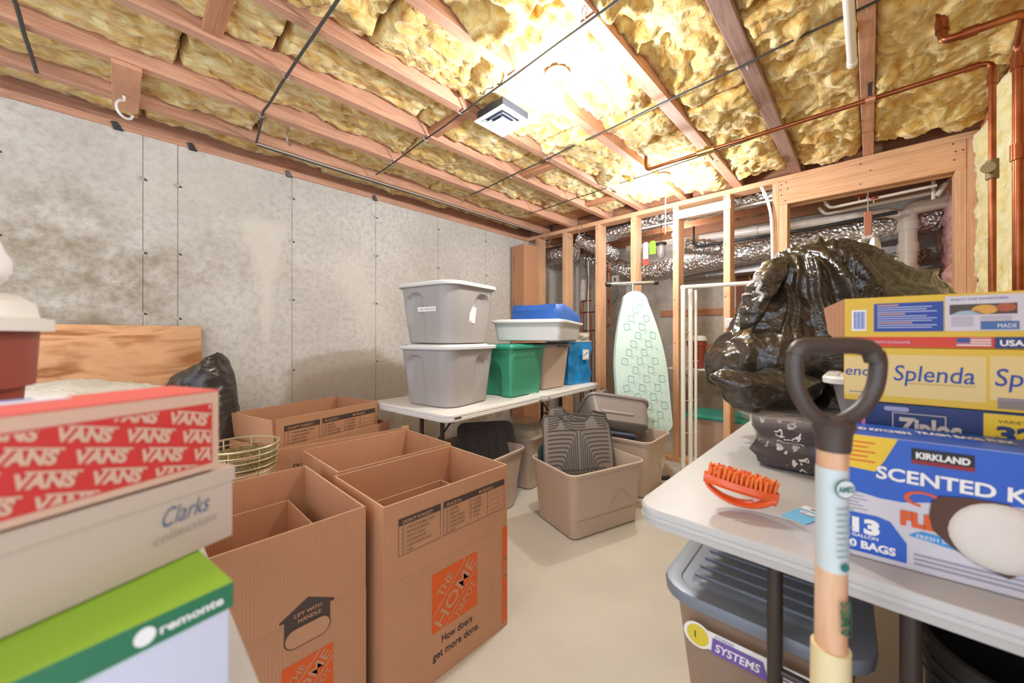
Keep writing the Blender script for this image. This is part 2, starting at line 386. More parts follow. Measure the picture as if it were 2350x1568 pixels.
for x in seams[2:10]:
    for z in (0.45, 0.93, 1.44, 1.86, 2.22) if x > .6 else (0.45, 0.93, 1.29, 1.68, 2.1):
        g = G(); zz = z + random.uniform(-.02, .02)
        g.add([(x + .004, YL - .001, zz + .006), (x + .020, YL - .004, zz - .002), (x + .018, YL - .004, zz - .010), (x + .006, YL - .001, zz - .008)], [(0, 3, 2, 1)], 0)
        pts = [(x - .01 + .018 * math.cos(a) * random.uniform(.6, 1.1), YL - .002, zz + .016 * math.sin(a) * random.uniform(.6, 1.1)) for a in [k * PI / 6 for k in range(12)]]
        g.add(pts + [(x - .01, YL - .005, zz)], [((k + 1) % 12, k, 12) for k in range(12)], 1)
        g.make('form_tie', [TIE, TIEP], wl)
# concrete wall of the back room and its left return
wb = tag(G().box(XB + .012, -1.3, 0, XB + .15, YL + .14, WT + .3).make('wall_back', CON), kind='structure')
st2 = lambda x, z: (0.55 * sstep(.1, .5, fbm(Vector((x, z, 9)))), 0.3 * sstep(0, .4, fbm(Vector((x * 2, z, 4)))), .3, 1)
for a, b in [(-1.3, -.6), (-.6, 0.0), (0.0, .6), (.6, 1.2), (1.2, 1.8), (1.8, 2.4), (2.4, YL)]:
    panel('concrete_panel', a, b, wb, lambda x, z, d: (XB + d, x, z), st2, WT + .3)
BACKBRD = mat('grey_board', '#8f8880', .8, var=.3, vs=3)

# sill and rim board above the left wall
t = tag(G().box(XN, YL - .01, WT, XB, YL + .13, WT + .04).make('trim_1', WX), kind='structure')
t['label'] = 'reddish sill plate on the concrete wall'
tag(G().box(XN, YL + .06, WT + .04, XB, YL + .1, H + .235).make('trim_2', WX), kind='structure')

# ------------------------------------------------------------------ ceiling: deck, joists, blocking, batts
deck = mat('floor_deck', '#8d6644', .8, var=.3, vs=20)
ceil = tag(G().box(XN, YR - .2, H + .235, XB, YL + .06, H + .255).make('ceiling', deck), kind='structure')
JY = [2.87, 2.47, 2.02, 1.64, 1.23, 0.80, 0.41, 0.01]
def joist(x0, y0, x1, y1, z0, z1, m, name='joist', par=ceil, bev=.003):
    g = G(); along_x = abs(x1 - x0) > abs(y1 - y0); n = 24
    rings = []
    for i in range(n + 1):
        t = i / n; w = .0015 * fbm(Vector((x0 + t * 3, y0, z0)))
        if along_x: x = x0 + (x1 - x0) * t; rings.append([(x, y0 + w, z0), (x, y0 + w, z1), (x, y1 + w, z1), (x, y1 + w, z0)])
        else: y = y0 + (y1 - y0) * t; rings.append([(x1 + w, y, z0), (x1 + w, y, z1), (x0 + w, y, z1), (x0 + w, y, z0)])
    g.loft(rings); return g.make(name, m, par, bevel=bev, seg=1)
for i, y in enumerate(JY):
    m = WX
    if i == 6: m = wood('weathered_joist_wood', 0, '#a98372', '#876353')
    jw = .034 if i in (5, 6) else .027
    o = joist(XN, y - jw, XW + .10, y + jw, H, H + .235, m)
    if i == 6: o['label'] = 'greyed weathered joist'
for x in (.27, 1.37, 2.23, 3.14): joist(x - .019 - .015, 1.66, x + .019 + .015, 2.0, H + .012, H + .05, WYD, 'blocking')
joist(1.9, 1.26, 1.94, 1.62, H + .1, H + .19, WYD, 'blocking')
# flat kraft-brown board above the batts near the corner (insulation pulled away)
for (x0, y0, x1, y1) in ((3.02, 2.5, 3.54, 2.84), (2.9, 2.05, 3.54, 2.44), (2.55, 1.67, 3.5, 1.99)):
    G().box(x0, y0, H + .075, x1, y1, H + .09).make('kraft_facing', mat('kraft_paper_facing', '#c08a58', .8, var=.35, vs=5), ceil)

def batt(x0, x1, y0, y1, zb, amp, seed, m=INS, par=ceil, wall=None, step=.0135):
    """one glass wool batt, its lower face a rumpled sheet; for a wall batt the sheet stands upright"""
    nx = max(4, int((x1 - x0) / step)); ny = max(4, int((y1 - y0) / step)); vs = []
    for i in range(nx + 1):
        for j in range(ny + 1):
            u = i / nx; v = j / ny; x = x0 + (x1 - x0) * u; y = y0 + (y1 - y0) * v
            p = Vector((x * 3.2, y * 4.2, seed))
            q = Vector((fbm(p + Vector((5, 1, 0)), 3), fbm(p + Vector((1, 9, 0)), 3), 0)) * .9
            n = fbm(p + q, 5)
            rdg = 1 - abs(noise.noise(Vector((x * 6.5 + q.x * 2, y * 9 + q.y * 2, seed + 4)))) * 2
            f = fbm(Vector((x * 24, y * 30, seed)), 3)
            h = amp * (1.25 * n + .22 * max(0, rdg) ** 3) + .010 * f
            e = min(1, min(v, 1 - v) * (y1 - y0) / .05); ex = min(1, min(u, 1 - u) * (x1 - x0) / .022)
            pill = math.sqrt(max(0, 1 - (1 - e) ** 2)) * math.sqrt(max(0, 1 - (1 - ex) ** 2))
            z = zb + .045 * (1 - pill) - h * (.35 + .65 * pill)
            jx = .01 * (1 - ex) * noise.noise(Vector((y * 14, x, seed))); jy = .008 * noise.noise(Vector((x * 14, 2, seed))) * (1 - e)
            vs.append((x + jx, y + jy, z))
    top = len(vs)
    fs = [(i * (ny + 1) + j, i * (ny + 1) + j + 1, (i + 1) * (ny + 1) + j + 1, (i + 1) * (ny + 1) + j) for i in range(nx) for j in range(ny)]
    per = [i * (ny + 1) for i in range(nx + 1)] + [nx * (ny + 1) + j for j in range(1, ny + 1)] + [i * (ny + 1) + ny for i in range(nx - 1, -1, -1)] + [j for j in range(ny - 1, 0, -1)]
    for k in per: vs.append((vs[k][0], vs[k][1], zb + .11))
    for a in range(len(per)):
        b = (a + 1) % len(per); fs.append((per[a], per[b], top + b, top + a))
    g = G()
    if wall: vs = [wall(p) for p in vs]
    g.add(vs, fs); return g.make('insulation_batt', m, par, smooth='all')
edges = [YR - .05] + JY[::-1] + [YL + .05]
cuts = {0: [XN, .3, 1.5, 2.75, 3.52], 1: [XN, .5, 1.7, 3.1, 3.55], 2: [XN, .9, 2.2, 3.5], 3: [XN, 1.15, 2.35, 3.5], 4: [XN, .75, 1.95, 3.5], 5: [XN, .5, 1.25, 2.05, 3.5], 6: [XN, .2, 1.4, 2.6, 3.3], 7: [XN, .6, 1.9, 3.1], 8: [XN, .1, 1.1, 2.3, 3.4]}
base = [H + .015, H + .02, H + .02, H + .02, H + .025, H + .05, H + .055, H + .055, H + .055]
ampl = [.045, .05, .048, .05, .042, .026, .026, .026, .022]
for k in range(9):
    y0, y1 = edges[k] + (.02), edges[k + 1] - .02
    c = cuts[k]
    for q in range(len(c) - 1):
        batt(c[q] + .006, c[q + 1] - .006, y0, y1, base[k] + (.012 if q % 2 else 0), ampl[k], 3.7 * k + 1.3 * q)

# ------------------------------------------------------------------ stud wall between the rooms
DP = .14
ws = tag(joist(XW, YR - .03, XW + DP, YL, H - .045, H - .002, WY, 'wall_far', None), kind='structure')
ws['label'] = 'open stud wall with its top plate'
joist(XW, .56, XW + DP, YL, 0, .038, WY, 'bottom_plate', ws)
for y in (2.97, 2.56, 2.125, 1.72, 1.303, .88):
    G().box(XW, y - .026, .038, XW + DP, y + .026, H - .045).make('stud', WZ, ws, bevel=.002, seg=1)
G().box(XW + .0, .515, .038, XW + DP, .558, H - .045).make('stud', WZ, ws, bevel=.002, seg=1)
G().box(XW, .462, .038, XW + DP, .514, 2.185).make('jack_stud', WZ, ws, bevel=.002, seg=1)
G().box(XW, -.425, .038, XW + DP, -.380, 2.185).make('jack_stud', WZ, ws, bevel=.002, seg=1)
G().box(XW, -.468, .038, XW + DP, -.426, H - .045).make('stud', WZ, ws, bevel=.002, seg=1)
joist(XW - .002, -.425, XW + .036, .514, 2.185, H - .046, WY, 'header_board', ws)
joist(XW + .09, -.425, XW + .128, .514, 2.185, H - .046, WY, 'header_board', ws)
NAIL = mat('nail_head', '#4c3626', .6)
g = G()
for (y, z) in [(.50, 2.34), (.505, 2.30), (.50, 2.26), (.47, 2.35), (.475, 2.21), (.46, 2.30), (.05, 2.36), (.05, 2.22), (-.37, 2.35), (-.38, 2.30), (-.375, 2.25), (-.41, 2.3), (.0, 2.3)] + [(yy + dy, H - .06 - dz) for yy in (2.98, 2.565, 2.132, 1.727, 1.31, .887) for dy, dz in ((.006, .0), (-.008, .03))] + [(yy + .003, z) for yy in (2.565, 2.132, 1.727, 1.31, .887) for z in (1.95, 1.5, 1.1)]:
    g.lathe([(.0045, 0), (.0045, .002)], 6, m=0, M=Matrix.Translation((XW - .0025, y, z)) @ Matrix.Rotation(-PI / 2, 4, 'Y'))
tag(g.make('nail_heads', NAIL, ws), kind='stuff')
o = G().box(XW - .02, .846, 2.238, XW - .001, 1.318, 2.315).make('cleat_board', mat('pale_pine', '#f1d9b8', .6, var=.12, vs=12), ws, bevel=.002); o['label'] = 'pale pine cleat nailed across two studs'

# right wall: studs with pale batts between, seen very obliquely
wr = tag(G().box(XN + 1.9, YR - .13, 0, XB, YR - .10, H + .2).make('wall_right', mat('sheathing', '#a8703f', .8)), kind='structure')
for x in (3.53, 3.06, 2.66, 2.26, 1.86, 1.46, 1.06, .66): G().box(x - .019, YR - .10, 0, x + .019, YR + .0, H - .0).make('stud', WZD, wr, bevel=.002, seg=1)
G().box(.2, YR - .1, H - .04, XW, YR, H).make('top_plate', WZD, wr)
def wallbatt(x0, x1, m, y=YR, z1=H - .05, seed=1, amp=.02, par=wr):
    return batt(x0, x1, .02, z1, 0, amp, seed, m, par, wall=lambda p: (p[0], y + .018 - p[2], p[1]), step=.02)
for x0, x1 in ((3.075, 3.50), (2.67, 3.055), (2.27, 2.65), (1.87, 2.25), (1.47, 1.85)): wallbatt(x0, x1, INSW, seed=x0)
wallbatt(3.74, 4.05, INSW, y=YR + .0, seed=8, amp=.03); wallbatt(4.07, 4.42, INSP, y=YR + .04, seed=9, amp=.035); wallbatt(4.45, 4.9, INSP, y=YR + .02, seed=10, amp=.035)
# back room joists running the other way
for x in (3.735, 4.10, 4.50, 4.90): joist(x - .019, YR - .1, x + .019, YL, H, H + .235, WYD, 'joist', ceil)
for x0, x1, s in ((4.12, 4.48, 3), (4.52, 4.88, 4)): batt(x0, x1, YR, 3.1, H + .1, .03, s * 5, insul('dusty_wool', '#b98a58', '#cfa878', '#8a5c34'), ceil, step=.03)

# ------------------------------------------------------------------ THINGS
def lathe_part(name, prof, m, par, n=24, c=(0, 0, 0), M=None, smooth=True):
    return G().lathe(prof, n, c, 0, M).make(name, m, par, smooth)
def along(a, b):
    """matrix taking +Z at the origin to the segment a->b"""
    a, b = Vector(a), Vector(b); d = (b - a).normalized()
    return Matrix.Translation(a) @ d.to_track_quat('Z', 'Y').to_matrix().to_4x4()

# ---- bulbs
BULB = mat('lit_bulb', '#fff1dc', .4, emit=14)
PORC = mat('porcelain', '#d8cdbf', .4)
def lamp(x, y, lab, cord=None):
    t = thing('ceiling_light', lab, 'light', (x, y, H + .03))
    lathe_part('lamp_holder', [(.0, 0), (.055, 0), (.062, -.012), (.05, -.03), (.03, -.045), (.024, -.07), (0, -.07)], PORC, t)
    G().lathe([(.075, .06), (.078, .012), (.052, .0), (.03, .002)], 24).make('junction_box', mat('brown_box', '#9a6f4f', .6), t, True)
    lathe_part('bulb', [(.013, -.068), (.016, -.085), (.028, -.105), (.033, -.125), (.031, -.142), (.020, -.156), (0, -.161)], BULB, t)
    if cord:
        a = Vector((.03, -.02, -.05)); L_ = cord
        c = G().tube([a, a + Vector((0, 0, -L_))], .0028, 6).make('pull_cord', mat('white_cord', '#eee6da', .7), t, True)
        G().lathe([(0, 0), (.006, .002), (.009, .018), (.004, .03), (0, .031)], 12, (a.x, a.y, a.z - L_ - .022)).make('orange_pull', mat('orange_pull', '#e8552a', .4), c, True)
        G().tube([(a.x + .004 * math.cos(q), a.y, a.z - L_ - .02 + .009 * math.sin(q)) for q in [k * PI / 6 for k in range(13)]], .0016, 5).make('ring', mat('orange_pull', '#e8552a', .4), c, True)
    return t
lamp(1.47, 1.10, 'bare lit bulb in a round holder on the ceiling, beside the white square vent')
lamp(2.98, 1.20, 'bare lit bulb with a long white pull cord near the stud wall', .40)
lamp(4.35, 1.6, 'bare bulb in the back room behind the studs')

# ---- ceiling register
t = thing('air_vent', 'white square metal ceiling vent with concentric louvres', 'vent', (1.475, 1.478, 2.352), rad(0))
WM = mat('white_enamel', '#eef0f4', .35); DK = mat('vent_dark', '#2d2f38', .7)
g = G(); h0 = .112
for a, b, z0, z1 in ((.112, .088, 0, .006),):
    for sx in (-1, 1):
        g.box(min(sx * a, sx * b), -a, z0, max(sx * a, sx * b), a, z1); g.box(-b, min(sx * a, sx * b), z0, b, max(sx * a, sx * b), z1)
g.make('frame', WM, t, bevel=.001)
for k, (a, b) in enumerate(((.084, .070), (.062, .048), (.040, .018))):
    g = G(); ro = [(a, a), (-a, a), (-a, -a), (a, -a)]; ri = [(b, b), (-b, b), (-b, -b), (b, -b)]
    g.loft([[(x, y, .004 - .006) for x, y in ro], [(x, y, .014) for x, y in ri], [(x, y, .016) for x, y in ri], [(x, y, .001) for x, y in ro]], 0, False, False)
    if k == 2: g.add([(x, y, .014) for x, y in ri], [(3, 2, 1, 0)])
    g.make('louvre', WM, t)
G().box(-.1, -.1, .02, .1, .1, .055).make('duct_collar', DK, t)
G().tube([(-.03, .06, 0), (-.032, .062, -.03), (-.035, .06, -.05)], .0012, 5).make('pull_wire', COPPER, t)

# ---- cables under the joists
def cable(pts, r, lab, m=CABLE, n=6, name='cable', cat='cable', group='cables under the joists'):
    P = smoothpath(pts, n); o = G().tube(P, r, 7).make(name, m, None, True)
    return tag(o, lab, cat, group)
def sag(x0, y0, x1, y1, z=H - .008, amp=.006):
    n = 14; out = []
    for i in range(n + 1):
        t_ = i / n; out.append((x0 + (x1 - x0) * t_ + .004 * noise.noise(Vector((t_ * 6, x0, 0))), y0 + (y1 - y0) * t_, z - amp * abs(math.sin(t_ * PI * 5)) + 0))
    return out
cable(sag(.56, .9, .55, 2.43) + [(.565, 2.5, H - .008), (.61, 2.84, H - .008)], .0065, 'black cable crossing under the joists left of the vent, then turning along the wall')
cable(sag(1.22, -.35, 1.365, 2.74), .005, 'black cable crossing the ceiling beside the square vent', n=3)
cable(sag(1.90, -.4, 2.13, 2.55), .005, 'black cable crossing the ceiling between the two bulbs', n=3)
cable(sag(2.70, -.1, 2.86, 2.5), .004, 'thin dark cable crossing the ceiling nearest the stud wall', n=3)
cable(sag(-.27, 1.6, -.262, 2.83), .0075, 'black cable at the far left end of the ceiling', n=3)
cable([(.61, 2.848, H - .01), (1.0, 2.852, H - .010), (1.5, 2.85, H - .012), (2.0, 2.853, H - .010), (2.6, 2.85, H - .012), (3.5, 2.855, H - .01)], .006, 'pale grey cable running along the joist nearest the concrete wall', mat('grey_cable', '#b5aa9c', .5))
cable([(.62, 2.868, H - .01), (1.3, 2.872, H - .013), (2.2, 2.868, H - .010), (3.5, 2.87, H - .012)], .006, 'dark cable running beside the pale grey one along the wall')
SCR = mat('cable_staple', '#cfc8bd', .5)
for (x, y, w_) in [(.555, 2.02, 'cable left of the vent, nearer the vent'), (.555, 2.47, 'cable left of the vent, nearer the wall'), (1.33, 2.02, 'cable beside the vent, third joist from the wall'), (1.35, 2.47, 'cable beside the vent, second joist from the wall'), (1.30, 1.64, 'cable beside the vent, joist at the vent'), (1.24, .80, 'cable beside the vent, joist right of the bulb'), (2.07, 1.64, 'cable between the bulbs, fourth joist from the wall'), (2.10, 2.02, 'cable between the bulbs, third joist from the wall'), (2.0, .41, 'cable between the bulbs, weathered joist'), (1.96, .01, 'cable between the bulbs, joist by the white pipe')]:
    tag(G().tube([(x - .012, y, H), (x - .009, y, H - .017), (x + .009, y, H - .017), (x + .012, y, H)], .002, 5).make('cable_staple', SCR), 'staple on the ' + w_, 'staple', 'cable staples on the joists')

# ---- hooks
def hookpts(s=1.0): return [Vector(p) * s for p in [(0, 0, 0), (0, 0, -.025), (-.018, 0, -.035), (-.03, 0, -.06), (-.022, 0, -.088), (.004, 0, -.10), (.028, 0, -.09), (.036, 0, -.072)]]
def hook(loc, rz, lab, s=1.0, r=.0042, m=None, parent=None):
    t_ = thing('storage_hook', lab, 'hook', loc, rz)
    c = G().tube(smoothpath(hookpts(s), 5), r, 8).make('hook_arm', m or mat('white_coated_steel', '#e8e2da', .4), t_, True)
    G().lathe([(.007, 0), (.007, .003), (r, .006)], 10, (0, 0, -.006)).make('collar', STEEL, t_, True)
    return t_
b = tag(G().box(-.022, 2.45, H - .022, .078, 2.93, H - .001).make('hook_board', wood('hook_board_wood', 1, '#dca07a', '#cb8a64'), bevel=.002), 'pinkish board screwed across two joists, holding a white hook', 'board')
hook((.02, 2.74, H - .022), rad(40), 'large white hook on the board across the joists', 1.15, .006)
hook((.70, 2.50, H - .001), rad(60), 'grey steel hook under a joist near the concrete wall', 1.1, .004, STEEL)
hook((3.52, 2.78, H - .03), rad(-46), 'bare steel hook on the top plate, nearer the wall corner', 1.0, .004, STEEL)
hook((3.52, 2.30, H - .03), rad(-46), 'bare steel hook on the top plate, nearer the pull cord', 1.0, .004, STEEL)
for x, w_ in ((.0, 'leftmost'), (.33, 'second from the left'), (.88, 'third from the left'), (1.55, 'rightmost')):
    tag(G().loft([[(x - .018, YL - .012, WT - .012), (x + .024, YL - .012, WT - .010), (x + .024, YL - .003, WT - .010), (x - .018, YL - .003, WT - .012)], [(x - .030, YL - .02, WT + .028), (x - .004, YL - .022, WT + .034), (x - .004, YL - .012, WT + .034), (x - .030, YL - .012, WT + .028)]]).make('anchor_strap', BLK, bevel=.003), 'black strap end atop the concrete wall, ' + w_ + ' of four', 'strap', 'black strap ends along the sill')

# ---- copper water pipe under the ceiling and down the right wall
t = thing('copper_pipe', 'thin copper pipe crossing under the joists and dropping down the right wall', 'pipe', (2.56, 0, 2.33))
P = bend([(.0, 1.14, .10), (.0, 1.14, 0), (0, -.375, 0), (0, -.375, -2.33)], .035, 5)
G().tube(P, .0115, 12).make('tube', COPPER, t, True)
def coupling(p, q, r=.0155, m=COPPER, par=None, name='coupling'):
    return G().tube([p, q], r, 12).make(name, m, par, True)
for y in (.0,): coupling((0, y - .018, 0), (0, y + .018, 0), .017, mat('hanger', '#c98a63', .4, .5), t, 'hanger')
G().box(-.008, -.008, .01, .008, .008, .08).make('hanger_strap', DARKM, t)
v = G().tube([(0, .80, 0), (0, .70, 0)], .020, 12).tube([(0, .75, 0), (0, .75, .03)], .012, 10).make('valve', BRASS, t, True)
G().tube([(0, .74, -.01), (0, .72, -.05), (0, .71, -.065)], .007, 8).make('drain_cap', BRASS, v, True)
coupling((0, -.375, -.05), (0, -.375, -.10), par=t); coupling((0, -.30, 0), (0, -.34, 0), par=t)
coupling((0, -.375, -.42), (0, -.375, -.50), .019, mat('tarnished_brass', '#7b6a4a', .5, .8), t, 'valve_body')
G().tube([(0, -.375, -.46), (-.035, -.36, -.46)], .008, 8).lathe([(.022, 0), (.022, .006)], 14, M=along((-.035, -.36, -.46), (-.06, -.35, -.46))).make('valve_handle', mat('tarnished_brass', '#7b6a4a', .5, .8), t, True)
t = thing('copper_pipe', 'thicker copper pipe with elbows at the top right corner', 'pipe', (2.16, -.2, 2.28))
P = bend([(.12, .0, .30), (.0, .0, .0), (.0, -.19, .0), (.16, -.20, -.03), (.16, -.20, -2.28)], .03, 5)
G().tube(P, .0145, 12).make('tube', COPPER, t, True)
coupling((0, -.045, 0), (0, -.085, 0), .019, par=t); coupling((0.02, .0, .05), (.04, .0, .10), .019, par=t); coupling((.16, -.20, -.07), (.16, -.20, -.12), .019, par=t); coupling((.16, -.20, -.40), (.16, -.20, -.46), .020, par=t)

# ---- capped white pipe hanging beside a joist
t = thing('plastic_pipe', 'white plastic pipe running along the joist, ending in a round cap', 'pipe', (0, 0, 0))
G().tube([(.3, .052, H - .034), (2.24, .058, H - .034)], .017, 14).make('tube', PVC, t, True)
G().lathe([(.0175, 0), (.0195, .001), (.0195, .03), (.012, .036), (0, .037)], 16, M=along((2.23, .058, H - .034), (2.3, .058, H - .034))).make('end_cap', PVC, t, True)

# ---------------- storage totes
def tote_body(Lt, Wt, Hh, taper=.10, r=.06, rim=.012, wall=.0035, dent=None, nz=14, rimh=.022, ns=8, foot=0.0):
    g = G(); rings = []
    def ring(z, off, zz=None):
        k = z / Hh; L_ = Lt - taper * (1 - k) - 2 * rim + 2 * off; W_ = Wt - taper * (1 - k) - 2 * rim + 2 * off
        pts = rr(L_, W_, max(.01, r + off - .012 * (1 - k)), 5, ns); out = []
        for x, y in pts:
            if dent and z < Hh - rimh:
                d = dent(x / (L_ / 2), y / (W_ / 2), k, L_, W_); x, y = d
            out.append((x, y, zz if zz is not None else z))
        return out
    rings.append(ring(0, -.012)); 
    for i in range(nz + 1): z = .008 + (Hh - rimh - .008) * i / nz; rings.append(ring(z, 0))
    rings.append(ring(Hh - rimh + .001, rim)); rings.append(ring(Hh - .004, rim + .001)); rings.append(ring(Hh, rim - .003)); rings.append(ring(Hh, .001))
    for i in range(nz, -1, -2): z = .008 + (Hh - rimh - .008) * i / nz; rings.append(ring(z, -wall))
    rings.append(ring(.012, -.012 - wall))
    return g.loft(rings)
def tote_lid(Lt, Wt, r=.07, th=.022, panel=.045, dome=.006, ribs=0, rib_axis=0):
    g = G(); R_ = []
    def ring(off, z): return [(x, y, z) for x, y in rr(Lt + 2 * off, Wt + 2 * off, max(.01, r + off), 5, 4)]
    R_ += [ring(.002, -th), ring(.006, -th), ring(.008, -th * .35), ring(.004, -.001), ring(-.006, 0), ring(-panel * .6, -.001), ring(-panel * .75, -.008), ring(-panel, -.008), ring(-panel - .008, dome), ring(-panel - .05, dome + .001)]
    g.loft(R_[::1], cap0=False); g.loft([ring(.002, -th), ring(-.01, -th), ring(-.012, -.004)], cap0=False, cap1=True)
    if ribs:
        for k in range(ribs):
            s_ = (k + .5) / ribs - .5
            if rib_axis == 0: x0 = s_ * (Lt - 2 * panel - .06); w = (Lt - 2 * panel - .06) / ribs * .36; g.box(x0 - w, -Wt / 2 + panel + .03, dome, x0 + w, Wt / 2 - panel - .03, dome + .006)
            else: y0 = s_ * (Wt - 2 * panel - .06); w = (Wt - 2 * panel - .06) / ribs * .36; g.box(-Lt / 2 + panel + .03, y0 - w, dome, Lt / 2 - panel - .03, y0 + w, dome + .006)
    return g
def side_dent(u0s, w, top, d, base_w=None):
    """arched hand-hold on each side that runs down as a shallow channel"""
    def f(nx, ny, k, L_, W_):
        x = nx * L_ / 2; y = ny * W_ / 2
        for face in (0, 1):
            s = (x if face == 0 else y); edge = abs(ny if face == 0 else nx)
            if edge < .985: continue
            for u0 in u0s:
                ww = w * (1.0 + .5 * (top - k)); q = abs(s - u0) / ww
                if q < 1 and k < top:
                    arch = min(1, (top - k) / .10 / max(.05, 1)) * 1.0
                    dd = d * (1 - q ** 6) * (sstep(0, .06, (top - k) - .06 * q * q)) * (.35 + .65 * sstep(.0, 1, k / top) ** 1.2)
                    if face == 0: y -= math.copysign(dd, y)
                    else: x -= math.copysign(dd, x)
        return x, y
    return f
GREY = mat('grey_plastic', '#a39c97', .38, bump=.03, bs=200); LIDW = mat('pale_grey_lid', '#d9d6d2', .4)
TAN = mat('taupe_plastic', '#c4ad9a', .36, bump=.03, bs=200); TANR = mat('taupe_rim', '#d6c9bd', .36)
def tote(lab, loc, rz, L_, W_, H_, m, lidm=None, taper=.1, r=.06, rim=.012, dent=None, lidkw={}, name='storage_tote', cat='tote', wall=.0035, nz=14, ns=8):
    t_ = thing(name, lab, cat, loc, rz)
    tote_body(L_, W_, H_, taper, r, rim, wall, dent, nz, ns=ns).make('body', m, t_, True)
    if lidm:
        o_ = tote_lid(L_, W_, r + .005, **lidkw).make('lid', lidm, t_, True); o_.location = (0, 0, H_ + .006)
    return t_

# ---- left folding table (white, centre fold) -----------------------------------------------------
def folding_table(loc, rz, L_, W_, lab, half=True, legs=((-.70, .10), (.70, .10)), name='folding_table', mm=TABLE):
    t_ = thing(name, lab, 'table', loc, rz); z = .74
    def slab(x0, x1, nm):
        g = G(); Lx = x1 - x0; R_ = []
        for off, zz in ((-.012, z - .045), (-.002, z - .043), (0, z - .034), (-.004, z - .030), (0, z - .027), (-.004, z - .020), (0, z - .016), (0, z - .006), (-.003, z - .001), (-.008, z)):
            R_.append([(x + (x0 + x1) / 2, y, zz) for x, y in rr(Lx + 2 * off, W_ + 2 * off, .06, 6, 3)])
        g.loft(R_); return g.make(nm, mm, t_, True)
    if half:
        slab(-L_ / 2, -.002, 'tabletop_half'); slab(.002, L_ / 2, 'tabletop_half')
        h_ = G(); h_.box(-.045, -W_ / 2 + .10, z, .045, -W_ / 2 + .125, z + .006).tube([(0, -W_ / 2 + .09, z + .004), (0, -W_ / 2 + .135, z + .004)], .004, 8)
        h_.make('hinge', WHITEP, t_)
        G().tube(bend([(-.06, -W_ / 2 - .004, z - .025), (-.05, -W_ / 2 - .018, z - .04), (.05, -W_ / 2 - .018, z - .04), (.06, -W_ / 2 - .004, z - .025)], .015), .007, 8).make('carry_handle', mat('grey_handle', '#6f6862', .5), t_, True)
        G().box(-L_ / 2 + .05, -W_ / 2 - .0015, z - .028, -L_ / 2 + .10, -W_ / 2 + .001, z - .020).make('badge', DARKM, t_, bevel=.002)
    else: slab(-L_ / 2, L_ / 2, 'tabletop')
    for lx, ly in legs:
        for s in (-1, 1):
            G().tube(bend([(lx, s * ly, z - .045), (lx, s * ly, .30), (lx, s * (ly + .12), .06), (lx, s * (ly + .12), .0)], .05), .0145, 10).make('leg', DARKM, t_, True)
        G().tube([(lx, -ly - .02, z - .05), (lx, ly + .02, z - .05)], .012, 8).make('cross_bar', DARKM, t_, True); G().tube([(lx, -ly, .33), (lx, ly, .33)], .010, 8).make('cross_bar', DARKM, t_, True)
        sg = 1 if lx < 0 else -1
        G().tube([(lx, 0, .45), (lx + sg * .17, 0, .60), (lx + sg * .34, 0, z - .055)], .007, 8).box(lx + sg * .17 - .02, -.012, .585, lx + sg * .17 + .02, .012, .615).make('brace', DARKM, t_, True)
        G().tube([(lx, -ly, .45), (lx, ly, .45)], .008, 8).make('brace_bar', DARKM, t_, True)
    return t_
folding_table((2.085, 2.065, 0), rad(4.8), 1.83, .74, 'white folding table along the concrete wall with grey totes on it', True, ((-.72, .10), (.66, .10)), mm=mat('bright_table_plastic', '#e2ded7', .42))

# ---- two big grey totes, stacked
dn = side_dent((.0,), .055, .84, .022)
def gdent(nx, ny, k, L_, W_):
    x = nx * L_ / 2; y = ny * W_ / 2
    for face, u0 in ((0, .07), (1, .07)):
        s = x if face == 0 else y; edge = abs(ny if face == 0 else nx)
        if edge < .97: continue
        ww = .062 * (1 + .35 * (.86 - k)); q = abs(s - u0) / ww
        if q < 1 and k < .86:
            dd = .026 * (1 - q ** 5) * sstep(0, .05, (.86 - .10 * q ** 3) - k) * (.25 + .75 * sstep(.05, .9, k))
            if face == 0: y -= math.copysign(dd, y)
            else: x -= math.copysign(dd, x)
    return x, y
kw = dict(taper=.075, r=.095, dent=gdent, nz=34, ns=22, rim=.013)
t = tote('large grey tote with pale lid, lower of the two stacked on the table', (1.475, 1.975, .74), rad(11), .49, .49, .362, GREY, LIDW, **kw)
t = tote('large grey tote with paper labels, stacked on top of another grey tote', (1.475, 1.975, .74 + .377), rad(11), .49, .49, .362, GREY, LIDW, **kw)
# labels on the upper one, left-facing side is -x
slx = .0575 / .355
o = Face((-.1935, .125, .0), (0, -1, 0), (-.1036, 0, 1)); o.rect(.075, .195, .225, .222, WHITEPAPER, 3)
o.text('X-MAS  TABLECLOTH', .085, .203, .011, mat('faded_ink', '#8c8484', .7), 4, width=.13); o.make(t, 'paper_label', 'white strip of paper with handwritten letters')
o = Face((-.105, -.1966, .03), (1, 0, 0), (0, -.1036, 1)); o.poly([(.055, .10), (.115, .095), (.118, .19), (.105, .20), (.098, .185), (.09, .215), (.082, .19), (.075, .20), (.066, .17), (.056, .16)], WHITEPAPER, 3)
o.rect(.062, .103, .078, .110, mat('orange_stamp', '#c8622f', .7), 4); o.make(t, 'paper_label', 'torn white sticker')

